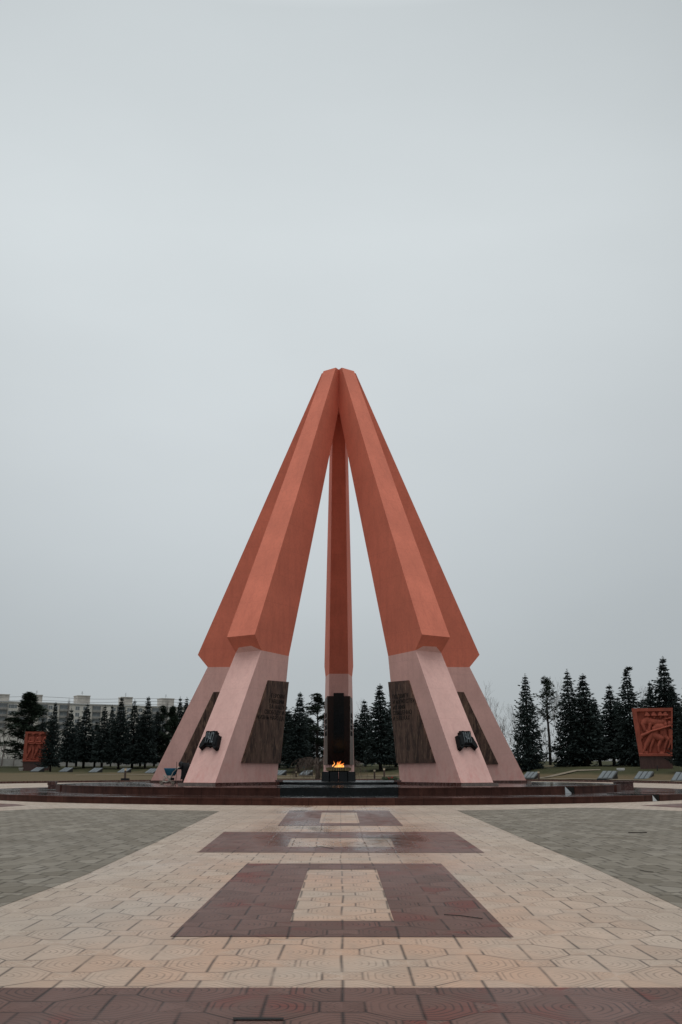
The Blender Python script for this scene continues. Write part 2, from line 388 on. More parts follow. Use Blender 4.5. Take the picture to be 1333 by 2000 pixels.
topR = [g2(*p) for p in ((950, 1582), (1000, 1581), (1060, 1579), (1130, 1577.5), (1180, 1578), (1230, 1580), (1280, 1582), (1333, 1584.5))]
sheet('grey_paving', [edgeL + topL + [(-60, -42), (-60, -52.64)], [(60, -52.66), (60, -42)] + list(reversed(topR)) + list(reversed(edgeR))], GZ+.003, M_grey)
def ring_poly(o, i):      # o, i: quads (bl, br, tr, tl) in pixels, i is left open
    o = [g2(*p) for p in o]; i = [g2(*p) for p in i]
    return [[o[k], o[(k+1) % 4], i[(k+1) % 4], i[k]] for k in range(4)]
pur = [[(-60, -75), (60, -75), (60, -52.68), (-60, -52.66)]]
pur += ring_poly([(333, 1830), (1004, 1831), (862, 1687), (483, 1687)], [(567, 1799), (770, 1799), (736, 1698.5), (602, 1698.5)])
pur += ring_poly([(387, 1665), (947, 1666), (886, 1625), (438, 1625)], [(561, 1654.5), (771, 1654.5), (763, 1637), (570, 1637)])
pur += ring_poly([(543, 1613), (788, 1613), (759, 1583), (566, 1583)], [(624, 1608), (703, 1608), (697, 1587), (629, 1587)])
pur += [[g2(0, 1576.5), g2(52, 1573), g2(30, 1570.5), g2(-60, 1567)], [g2(1250, 1573.3), g2(1333, 1578), g2(1400, 1569), g2(1333, 1569.5)]]
sheet('purple_paving', pur, GZ+.0035, M_purple)
mb = MB(); p = [g2(455, 1991.5), g2(555, 1992), g2(554, 1995.5), g2(456, 1995.5)]
mb.face([(q[0], q[1], GZ+.012) for q in p]); tag(mb.build('paving_gap', M_slit, recalc=False), kind='structure')

# ------------------------------------------------------------------ lawn rising behind the plaza
TP = [-1600, 0, 300, 662, 900, 1050, 1200, 1333, 2900]
c0 = [(107, -.6), (150, -.1), (200, .42), (222, 1.45), (270, 1.8), (900, 2.5)]
cR = [(105, -.6), (113, -.3), (122, .5), (130, 1.0), (200, 2.4), (900, 2.8)]
TC = [c0, c0, [(128, -.6), (160, -.2), (200, .35), (222, 1.45), (270, 1.9), (900, 2.5)], [(140, -.6), (165, -.45), (185, -.2), (205, 1.4), (260, 2.2), (900, 2.5)],
      [(138, -.6), (150, -.4), (165, .1), (185, 1.3), (230, 2.2), (900, 2.6)], [(132, -.6), (138, -.25), (144, .6), (150, 1.1), (200, 2.35), (900, 2.8)],
      [(119, -.6), (124, -.3), (130, .6), (138, 1.05), (200, 2.4), (900, 2.8)], cR, [(60, -.6), (75, -.3), (95, .5), (110, 1.0), (180, 2.4), (900, 2.8)]]
def prof(px): return [(interp(px, TP, [c[i][0] for c in TC]), interp(px, TP, [c[i][1] for c in TC])) for i in range(6)]
def tz(px, D):
    q = prof(px); return interp(D, [a[0] for a in q], [a[1] for a in q])
def XY(px, D): return (CX + (px-666.5)/2013.*D, D-CD)
mb = MB(); pxs = list(range(-1600, 2901, 50)); n = 26
for px in pxs:
    q = prof(px); Ds = [q[0][0]-.01]
    for i in range(5): Ds += [q[i][0]+(q[i+1][0]-q[i][0])*k/5 for k in range(5)]
    Ds = Ds[:25]+[q[5][0]]
    for i, D in enumerate(Ds):
        x, y = XY(px, D); z = tz(px, D) if i else GZ-.05
        if 1 < i < 25: z += .05*math.sin(x*.5+i)+.03*math.sin(x*1.7)
        mb.v.append((x, y, z))
for a in range(len(pxs)-1):
    for i in range(n-1):
        mb.f.append([a*n+i, (a+1)*n+i, (a+1)*n+i+1, a*n+i+1]); mb.mi.append(0)
tag(mb.build('lawn', M_grass, recalc=False, smooth=True), kind='structure')
# kerb of the round plaza
mb = MB()
for px in range(-1600, 2900, 25):
    A = [Vector((*XY(q, prof(q)[0][0]), 0)) for q in (px, px+25)]
    vs = []
    for P_ in A:
        d = (P_-Vector((CX, -CD, 0))).normalized()
        for off, z in ((-.45, GZ-.02), (-.45, -.50), (.0, -.50), (.0, GZ-.02)): vs.append((P_.x+d.x*off, P_.y+d.y*off, z))
    mb.poly(vs, [(0, 4, 5, 1), (1, 5, 6, 2), (2, 6, 7, 3)])
tag(mb.build('kerb', M_plinth), kind='structure')
# worn footpaths on the lawn
def ribbon(pts, w):
    vs = []
    P_ = []
    for px, D in pts: P_.append((px, D))
    m_ = MB(); fine = []
    for i in range(len(P_)-1):
        for k in range(8):
            t = k/8; fine.append((P_[i][0]*(1-t)+P_[i+1][0]*t, P_[i][1]*(1-t)+P_[i+1][1]*t))
    fine.append(P_[-1])
    for i, (px, D) in enumerate(fine):
        for s in (-1, 1):
            x, y = XY(px, D+s*w/2); m_.v.append((x, y, tz(px, D+s*w/2)+.09))
    for i in range(len(fine)-1): m_.f.append([2*i, 2*i+2, 2*i+3, 2*i+1]); m_.mi.append(0)
    return m_
M_path = simple('gravel_path', (.17, .14, .10), .95, .2, 2)
mb = ribbon([(985, 137.5), (1040, 134.8), (1080, 136), (1130, 136.5), (1175, 133)], 1.5)
m2 = ribbon([(1040, 135.2), (1120, 128.5), (1200, 121), (1333, 106.5), (1500, 98)], .9); k = len(mb.v); mb.v += m2.v; mb.f += [[i+k for i in f] for f in m2.f]; mb.mi += m2.mi
for pts in ([(150, 158), (230, 166), (330, 170), (420, 172)], [(540, 172), (600, 174), (662, 172), (740, 168), (800, 162)], [(540, 150), (662, 151), (800, 149)]):
    m2 = ribbon(pts, 2.2); k = len(mb.v); mb.v += m2.v; mb.f += [[i+k for i in f] for f in m2.f]; mb.mi += m2.mi
tag(mb.build('footpath', M_path, recalc=False), kind='structure')

# ------------------------------------------------------------------ granite platform
R1, R2, Z1, Z2 = 19.85, 15.6, -.45, -.13
plat = empty('granite_platform', (0, 0, GZ))
tag(plat, 'low round two-tier platform of wet dark red and black granite carrying the monument', 'platform')
def tier(name, Rr, z0, z1, slots, stepdeg=1.0):
    """disc with narrow drainage slots cut into the rim; local z is above the plaza"""
    ang = []; a = -180.
    pts = []
    def inslot(t): return any(s0 < t < s1 for s0, s1, dp in slots)
    t = -180.
    marks = sorted([x for s in slots for x in (s[0], s[1])])
    grid = sorted(set([round(-180+i*stepdeg, 4) for i in range(int(360/stepdeg))]+marks))
    for t in grid:
        if inslot(t): continue
        pts.append((Rr*math.cos(R(t)), Rr*math.sin(R(t))))
        for s0, s1, dp in slots:
            if abs(t-s0) < 1e-6: pts.append(((Rr-dp)*math.cos(R(s0)), (Rr-dp)*math.sin(R(s0)))); pts.append(((Rr-dp)*math.cos(R(s1)), (Rr-dp)*math.sin(R(s1))))
    m_ = MB(); n_ = len(pts)
    h0, h1 = z0-GZ, z1-GZ
    m_.poly([(x, y, h1) for x, y in pts], [tuple(range(n_))], 0)
    for i in range(n_):
        p, q = pts[i], pts[(i+1) % n_]
        m_.face([(p[0], p[1], h0), (q[0], q[1], h0), (q[0], q[1], h1), (p[0], p[1], h1)], 1)
    me = m_.mesh(name); bm = bmesh.new(); bm.from_mesh(me); bmesh.ops.triangulate(bm, faces=[f for f in bm.faces if len(f.verts) > 4]); bm.to_mesh(me); bm.free()
    for f in me.polygons:
        if f.material_index == 0 and f.normal.z < 0: f.flip()
    return link(name, me, [M_top, M_riser], plat)
up_slots = [(-48.0, -45.0, 2.6), (-27.0, -24.5, 3), (-155.5, -153.4, 3)]
lo_slots = [(-46.9, -45.0, 2.6), (-135.0, -133.1, 2.6)]
lo_slots = [(-46.9, -45.0, 2.6)]
tier('lower_tier', R1, GZ, Z1, lo_slots); tier('upper_tier', R2, Z1, Z2, up_slots)
def wedge(name, a0, a1, r0, r1, z_in, z_out, mat):      # sloping channel floor inside a slot
    m_ = MB(); c = lambda r, a: (r*math.cos(R(a)), r*math.sin(R(a)))
    p = [c(r1, a0), c(r1, a1), c(r0, a1), c(r0, a0)]
    vs = [(p[0][0], p[0][1], z_out-GZ), (p[1][0], p[1][1], z_out-GZ), (p[2][0], p[2][1], z_in-GZ), (p[3][0], p[3][1], z_in-GZ)]
    vs += [(x, y, z-2) for x, y, z in vs]
    vs = [(x, y, max(z, -.05)) for x, y, z in vs]
    m_.poly(vs, [(0, 1, 2, 3), (0, 4, 5, 1), (1, 5, 6, 2), (2, 6, 7, 3), (3, 7, 4, 0)])
    return m_.build(name, mat, plat)
def bevel(a0, a1, r0, r1, zt, zb):      # stone beside each slot cut to a polished slope, sky reflection painted in
    m_ = MB(); c = lambda r_, a, z: (r_*math.cos(R(a)), r_*math.sin(R(a)), z-GZ)
    vs = [c(r1, a0, zt), c(r1, a1, zb), c(r1, a0, zb), c(r0, a0, zt), c(r0, a1, zb), c(r0, a0, zb)]
    m_.poly(vs, [(0, 1, 4, 3), (0, 2, 1), (3, 4, 5), (1, 2, 5, 4)]); m_.build('drain_ramp', M_sheen, plat)
def slot_shade(a0, a1, r0, r1, z):  # black floor and added black block paint the shade inside a slot
    m_ = MB(); c = lambda r_, a: (r_*math.cos(R(a)), r_*math.sin(R(a)))
    m_.prism([c(r1, a0), c(r1, a1), c(r0, a1), c(r0, a0)], z-.05-GZ, z+.0-GZ); m_.build('drain_slot_shade', M_slit, plat)
    m_ = MB(); m_.prism([c(r1-.03, a1-.28), c(r1-.03, a1-.02), c(r0, a1-.02), c(r0, a1-.28)], z-GZ, z+.27-GZ); m_.build('drain_slot_shade', M_slit, plat)
slot_shade(-46.1, -45.0, R2-2.55, R2-.01, Z1+.012); slot_shade(-45.8, -45.0, R1-2.55, R1-.01, GZ+.012)
bevel(-48.0, -46.1, R2-2.58, R2+.01, Z2, Z1+.004); bevel(-46.9, -45.8, R1-2.58, R1+.01, Z1, GZ+.005)
# thin nosing stones along the tier edges
def arc(name, Rr, a0, a1, w, z0, z1, mats, over=.0, step=1.):
    m_ = MB(); n_ = max(2, int((a1-a0)/step)); vs = []
    for i in range(n_+1):
        t = R(a0+(a1-a0)*i/n_); c, s = math.cos(t), math.sin(t)
        vs += [((Rr-w)*c, (Rr-w)*s, z0-GZ), (Rr*c, Rr*s, z0-GZ), (Rr*c, Rr*s, z1-GZ), ((Rr-w)*c, (Rr-w)*s, z1-GZ)]
    fs = []
    mi = []
    n0 = len(m_.v); m_.v += vs
    for i in range(n_):
        b = n0+4*i
        for f, k in (((b+1, b+5, b+6, b+2), 1), ((b+2, b+6, b+7, b+3), 0), ((b, b+3, b+7, b+4), 1)): m_.f.append(list(f)); m_.mi.append(k)
    m_.f.append([n0, n0+1, n0+2, n0+3]); m_.mi.append(1); e_ = n0+4*n_; m_.f.append([e_+3, e_+2, e_+1, e_]); m_.mi.append(1)
    return m_.build(name, mats, plat)
for Rr, z, segs in ((R1, Z1, [(-180, -97.4), (-82.3, -46.95), (-44.95, 180)]), (R2, Z2, [(-153.3, -99.5), (-80.5, -48.05), (-44.95, -27.05)])):
    for a0, a1 in segs: arc('edge_stone', Rr+.012, a0, a1, .16, z-.055, z+.006, [M_riser, M_riser])
# the middle of the front: black granite strip running up to the flame, brown half steps below
arc('stair_tread', R1+.03, -97.3, -82.25, 1.0, GZ+.0, GZ+.125, [M_riser, M_riser])
arc('stair_tread', R1-.10+.03, -97.25, -82.3, .5, GZ+.125, Z1+.012, [M_riser, M_riser])
def trap(r0, r1, z): # black strip between two radii, sides aimed at the viewer's avenue
    pts = []
    hw = lambda y: .0573*(y+CD)
    for k in range(13):
        t = -1+2*k/12; y = -r1; xx = t*hw(y); pts.append((xx+.05, -math.sqrt(r1*r1-xx*xx), z-GZ))
    for k in range(13):
        t = 1-2*k/12; y = -r0; xx = t*hw(y); pts.append((xx+.05, -math.sqrt(r0*r0-xx*xx), z-GZ))
    return pts
mb = MB(); p = trap(R2+.02, R1-.62, Z1+.008); mb.face(p); o = mb.build('black_paving', M_topb, plat, recalc=False)
mb = MB(); p = trap(6.3, R2+.03, Z2+.008); mb.face(p, 0)
fr = p[:13]
for i in range(12): a, b = fr[i], fr[i+1]; mb.face([(a[0], a[1]-.015, Z1-GZ+.005), (b[0], b[1]-.015, Z1-GZ+.005), (b[0], b[1]-.015, Z2-GZ+.008), (a[0], a[1]-.015, Z2-GZ+.008)], 1)
for i in range(12): a, b = fr[i], fr[i+1]; mb.face([(a[0], a[1]-.015, Z2-GZ+.008), (b[0], b[1]-.015, Z2-GZ+.008), b, a], 0)
o = mb.build('black_stair', [M_topb, M_black], plat, recalc=False)
# dais round the flame
mb = MB(); mb.prism([(6.2*math.cos(R(t)), 6.2*math.sin(R(t))) for t in range(0, 360, 5)], Z2-GZ-.01, -GZ)
mb.build('dais', [M_black], plat)
# small square basin stones at the tier ends, left side
for px, D, w_, h_, mt, nm in ((106, 57.2, .42, .2, M_plinth, 'stone_block'),):
    x, y = XY(px, D); o = MB(); o.box((0, 0, h_/2), (w_, .45, h_)); o.box((.1, -.05, -.1), (w_*1.3, .3, .22)); q = o.build('stone_block', [mt]); q.location = (x, y, Z1+.26)
    tag(q, 'small square brown stone block at the left end of the upper granite tier', 'stone block')
x, y = XY(1218, 57.5); o = MB(); o.box((0, 0, .2), (.95, .6, .4)); o.box((0, 0, .43), (1.05, .7, .06)); q = o.build('stone_block', [M_plinth]); q.location = (x, y, Z1)
tag(q, 'small square brown stone block past the right end of the upper tier', 'stone block')

# ------------------------------------------------------------------ the monument: five leaning pylons
def wi(r, z): return -.0857+.1061*r+.01847*z
mon = empty('monument', (0, 0, 0))
tag(mon, 'tall orange and pink five-pylon concrete monument meeting at a point over the flame', 'monument')
def pylon_mesh():
    A = (.98, wi(.98, 25), 25); B = (8.7077, .975, 7.4062); Cc = (8.06, .892, 6.651); D_ = (11.4554, 1.0646, 0); E_ = (6.31, .617, 0)
    F = (5.4393, .6135, 6.6063); G = (.535, wi(.535, 22.33), 22.33); T = (.60, wi(.6, 25), 25)
    m_ = MB(); up = lambda p: (p[0], p[1], p[2]); dn = lambda p: (p[0], -p[1], p[2])
    for s in (up, dn):
        a, b, c, d, e, f, g, t = map(s, (A, B, Cc, D_, E_, F, G, T))
        m_.face([a, b, f, g], 0); m_.face([b, c, f], 0); m_.face([a, g, t], 0); m_.face([c, d, e, f], 1)
    m_.face([up(A), up(B), dn(B), dn(A)], 0)
    m_.face([up(D_), up(Cc), dn(Cc), dn(D_)], 1)
    m_.face([up(E_), up(F), dn(F), dn(E_)], 1); m_.face([up(F), up(G), dn(G), dn(F)], 0); m_.face([up(G), up(T), dn(T), dn(G)], 0)
    m_.face([up(T), up(A), dn(A), dn(T)], 0); m_.face([up(D_), up(E_), dn(E_), dn(D_)], 1)
    # undercut, with the pink coat carried a little way up it
    L = lambda p, q, t: tuple(p[i]*(1-t)+q[i]*t for i in range(3))
    t1 = L(L(up(Cc), up(B), .34), L(dn(Cc), dn(B), .34), .30); t2 = L(L(up(Cc), up(B), .30), L(dn(Cc), dn(B), .30), .78)
    m_.face([up(Cc), t1, t2, dn(Cc)], 1); m_.face([up(Cc), up(B), t1], 0); m_.face([up(B), dn(B), t2, t1], 0); m_.face([dn(B), dn(Cc), t2], 0)
    me = m_.mesh('pylon'); bm = bmesh.new(); bm.from_mesh(me)
    bmesh.ops.remove_doubles(bm, verts=bm.verts, dist=1e-5); bmesh.ops.recalc_face_normals(bm, faces=bm.faces); bm.to_mesh(me); bm.free()
    return me
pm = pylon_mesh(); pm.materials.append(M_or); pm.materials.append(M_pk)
# granite side panels and inner slab
def side_panel(s, ext=0.):
    pts = [(5.56, 5.2), (7.42+ext, 5.15), (9.49+ext, .95), (6.17, .95)]
    lw = lambda r, z: .6175+ (r-6.31)*(1.0646-.617)/(11.4554-6.31) + z*.0215*(r/9.0)*.0   # lower side plane, refined below
    # plane through C, D, E
    Cv, Dv, Ev = Vector((8.06, .892, 6.651)), Vector((11.4554, 1.0646, 0)), Vector((6.31, .617, 0))
    nn = (Dv-Cv).cross(Ev-Cv); nn.normalize()
    if nn.y < 0: nn = -nn
    def on(r, z, off):
        w = Dv.y-(nn.x*(r-Dv.x)+nn.z*(z-Dv.z))/nn.y; p = Vector((r, w, z))+nn*off; return (p.x, s*p.y, p.z)
    m_ = MB(); vs = [on(r, z, -.03) for r, z in pts]+[on(r, z, .09) for r, z in pts]
    m_.poly(vs, [(0, 1, 2, 3), (4, 5, 6, 7)]+[(i, (i+1) % 4, 4+(i+1) % 4, 4+i) for i in range(4)])
    return m_, on
def text_mesh(body, size, extr=.012, align='LEFT', space=.9):
    cu = bpy.data.curves.new('lettering', 'FONT'); cu.body = body; cu.size = size; cu.extrude = extr; cu.align_x = align; cu.space_line = space; cu.resolution_u = 2
    ob = bpy.data.objects.new('lettering', cu); C.objects.link(ob)
    dg = bpy.context.evaluated_depsgraph_get(); me = bpy.data.meshes.new_from_object(ob.evaluated_get(dg)); bpy.data.objects.remove(ob)
    me.materials.clear(); return me
# a bronze emblem with a year: fluted tablet with a draped ribbon end on either side (front view x right, y up)
def plaque(parent, year, flip):
    m_ = MB()
    body = [(-.20, .0), (-.11, .76), (.62, .77), (.43, .02), (.18, -.01), (.12, -.06), (.06, -.01)]
    m_.prism(body, 0, .16)
    for i in range(4):      # four fluted staves
        xb, xt = -.18+i*.155, -.12+i*.187
        m_.prism([(xb, .05), (xt, .80+(.02 if i % 2 else 0)), (xt+.165, .80), (xb+.135, .05)], .14, .24, inset=.10)
    m_.prism([(-.39, .55), (-.13, .60), (-.04, .12), (-.24, -.05), (-.34, -.22), (-.42, -.24), (-.53, -.14)], .02, .26, inset=.08)
    m_.prism([(-.36, .48), (-.22, .50), (-.16, .12), (-.30, -.06), (-.44, -.08)], .25, .31, inset=.2)
    m_.prism([(.50, .50), (.60, .46), (.71, .02), (.70, -.14), (.60, -.20), (.38, .04), (.40, .40)], .02, .24, inset=.08)
    if flip: m_.v = [(-x, y, z) for x, y, z in m_.v]
    o = m_.build('year_plaque', M_metal, parent)
    tm = text_mesh(year, .86, .015)
    q = link('lettering', tm, simple('pale_bronze_digits_'+year, (.11, .13, .14), .4, .2, 8, 0, .4), parent)  # digits in a paler tone than the plaque
    return o, q
pyl = []
for ang in (-54, -126, 18, 162, 90):
    p = bpy.data.objects.new('pylon', pm); C.objects.link(p); p.parent = mon; p.rotation_euler = (0, 0, R(ang)); pyl.append(p)
    for s in (1, -1):
        m_, on = side_panel(s, .2 if ang in (18, 162) else 0.); m_.build('granite_panel', M_panel, p)
    # inner slab, wraps the inner corners
    m_ = MB(); vs = []
    for z, r in ((.95, 6.31-.95*.1318), (5.2, 6.31-5.2*.1318)):
        w = .70-.012*(z-.95) if z < 2 else .69
        vs += [(r-.07, -w, z), (r+.14, -w, z), (r+.14, w, z), (r-.07, w, z)]
    m_.poly(vs, [(0, 1, 2, 3), (7, 6, 5, 4), (0, 4, 5, 1), (1, 5, 6, 2), (2, 6, 7, 3), (3, 7, 4, 0)])
    m_.build('granite_panel', M_panel if ang != 90 else M_inner, p)
    if ang == 90:
        m_ = MB(); vs = []
        for z in (1.68, 5.39):
            r = 6.31-z*.1318; vs += [(r-.20, -.33, z), (r-.05, -.33, z), (r-.05, .33, z), (r-.20, .33, z)]
        m_.poly(vs, [(0, 1, 2, 3), (7, 6, 5, 4), (0, 4, 5, 1), (1, 5, 6, 2), (2, 6, 7, 3), (3, 7, 4, 0)])
        m_.build('black_slab', M_black, p)
    # plinth
    m_ = MB(); pl = [(11.52, 1.10), (11.52, -1.10), (6.22, -.66), (6.22, .66)]
    m_.prism([(x, y) for x, y in pl], Z2-.005, .012); m_.build('plinth', M_plinth, p)
    m_ = MB(); m_.prism([(11.75, 1.13), (11.75, -1.13), (11.50, -1.12), (11.50, 1.12)], Z2-.004, -.02); m_.build('foot_stone', M_cap, p)
    m_ = MB(); m_.box((6.15, 0, -.01), (.55, 1.36, .22)); m_.build('inner_plinth', M_plinth, p)
# inscriptions (carved, dark) on the two panels that face the avenue
def inscription(p, s, body, r, z, size, align):
    _, on = side_panel(s)
    a = Vector(on(r, z, .095)); b = Vector(on(r+1, z, .095)); c = Vector(on(r, z+1, .095))
    X_ = (b-a).normalized()
    if s > 0: X_ = -X_          # seen from the -y side local x runs outward
    Z_ = (c-a).normalized(); N_ = X_.cross(Z_).normalized(); Z_ = N_.cross(X_)
    q = link('inscription', text_mesh(body, size, .006, align, .95), simple('dark_lettering', (.006, .006, .006), .9), p)
    q.matrix_local = Matrix(((X_.x, Z_.x, N_.x, a.x), (X_.y, Z_.y, N_.y, a.y), (X_.z, Z_.z, N_.z, a.z), (0, 0, 0, 1)))
inscription(pyl[0], -1, 'ПОДВИГУ\nИ МУЖЕСТВУ\nИХ ИМЯ\nСВЯЩЕННО\nИ В ВЕКАХ', 5.95, 4.28, .30, 'LEFT')
inscription(pyl[1], 1, 'ГЕРОЯМ\nПАВШИМ\nЗА НАШУ\nСВОБОДУ И\nЖИЗНЬ НАРОДА', 5.95, 4.28, .30, 'RIGHT')
for s in (1, -1):
    inscription(pyl[4], s, 'СЛАВА\nВЕЧНАЯ\nГЕРОЯМ\nПАМЯТЬ', 6.2, 3.9, .4, 'LEFT' if s < 0 else 'RIGHT')
def put_plaque(p, year, flip):
    # front (outer) face: from D up to C; plaque's lower middle sits at z ~1.6
    d = Vector((8.06-11.4554, 0, 6.651)).normalized(); base = Vector((11.4554, 0, 0))+d*(1.70/d.z)
    X_ = Vector((0, 1, 0)); Y_ = d; N_ = X_.cross(Y_)
    sg = 0.
    sh = .20 if not flip else -.20
    o, q = plaque(p, year, flip)
    def mat(off, x0, y0, sx, sy, shr): 
        a = base+X_*(x0+sg)+Y_*y0+N_*off
        return Matrix(((X_.x*sx, (Y_.x+X_.x*shr)*sy, N_.x, a.x), (X_.y*sx, (Y_.y+X_.y*shr)*sy, N_.y, a.y), (X_.z*sx, (Y_.z+X_.z*shr)*sy, N_.z, a.z), (0, 0, 0, 1)))
    def bake(ob, Mx):
        ob.data.transform(Mx)
    bake(o, mat(0, 0, 0, 1, 1, 0)); 
    bake(q, mat(.25, -.15 if not flip else -.42, .12, .34, .98, sh))
put_plaque(pyl[0], '1941', False); put_plaque(pyl[1], '1942', True)
m_ = MB(); m_.prism([(.70*math.cos(R(a)), .70*math.sin(R(a))) for a in (54, 126, 198, 270, 342)], 22.5, 24.95); m_.build('crown_core', M_or, mon)

# ------------------------------------------------------------------ eternal flame
fl = empty('flame_altar', (0, 0, 0)); tag(fl, 'black granite star-shaped pedestal with a brass-ribbed bowl in the middle of the dais', 'pedestal')
for i in range(5):
    a = 90+72*i+36
    m_ = MB()
    for s in (-1, 1):
        t0, t1 = R(a+s*2.0), R(a+s*34)
        b_ = [(.20*math.cos(t0), .20*math.sin(t0)), (1.02*math.cos(t0), 1.02*math.sin(t0)), (.90*math.cos(t1), .90*math.sin(t1)), (.20*math.cos(t1), .20*math.sin(t1))]
        m_.prism(b_, .0, .52, inset=.06)
    m_.build('pedestal_petal', M_black, fl)
def lathe(prof_, n_=40):
    m_ = MB(); k = len(prof_)
    for i in range(n_):
        t = 2*math.pi*i/n_
        for r_, z_ in prof_: m_.v.append((r_*math.cos(t), r_*math.sin(t), z_))
    for i in range(n_):
        for j in range(k-1): m_.f.append([i*k+j, ((i+1) % n_)*k+j, ((i+1) % n_)*k+j+1, i*k+j+1]); m_.mi.append(0)
    return m_
lathe([(.02, .50), (.55, .52), (.66, .56), (.66, .74), (.60, .76), (.45, .70), (.02, .68)]).build('bowl', M_black, fl, smooth=False)
m_ = MB()
for i in range(44):
    t = 2*math.pi*i/44
    M_ = Matrix.Rotation(t, 4, 'Z'); m_.box((.70, 0, .655), (.06, .055, .17), M_)
m_.build('bowl_ribs', M_gold, fl)
lathe([(.62, .745), (.745, .75), (.745, .765), (.62, .765)]).build('bowl_rim', M_gold, fl)
m_ = MB(); random.seed(3)
def tongue(x, y, h, r, lean, seed):
    rr = random.Random(seed); pth = []; rad = []
    for k in range(9):
        t = k/8; pth.append((x+lean*t*t+.05*math.sin(6*t+seed), y+.05*math.cos(5*t+seed), .0+h*t)); rad.append(max(.004, r*(math.sin(math.pi*min(1, .25+.75*t))**.8)*(1-.35*t)*rr.uniform(.75, 1.2)))
    m_.tube(pth, rad, 8)
for k, a in enumerate([(-.02, 0, .40, .085, .02), (.06, .02, .44, .08, .05), (.14, -.03, .32, .075, .12), (-.12, .0, .24, .08, -.02), (.02, -.06, .26, .09, .05), (.19, .0, .24, .055, .12), (-.04, .05, .36, .055, .06), (.10, .06, .36, .06, .02), (-.15, -.03, .12, .08, -.05)]): tongue(*a, k)
f_ = m_.build('flame', M_flame, None, smooth=True); f_.location = (0, 0, .69)
tag(f_, 'bright orange gas flame burning in the black bowl under the pylons', 'flame')
m_ = MB(); tongue(-.30, 0, .30, .026, .06, 11); w_ = m_.build('flame_wisp', M_flame, f_, smooth=True); w_.location = (0, 0, .12)

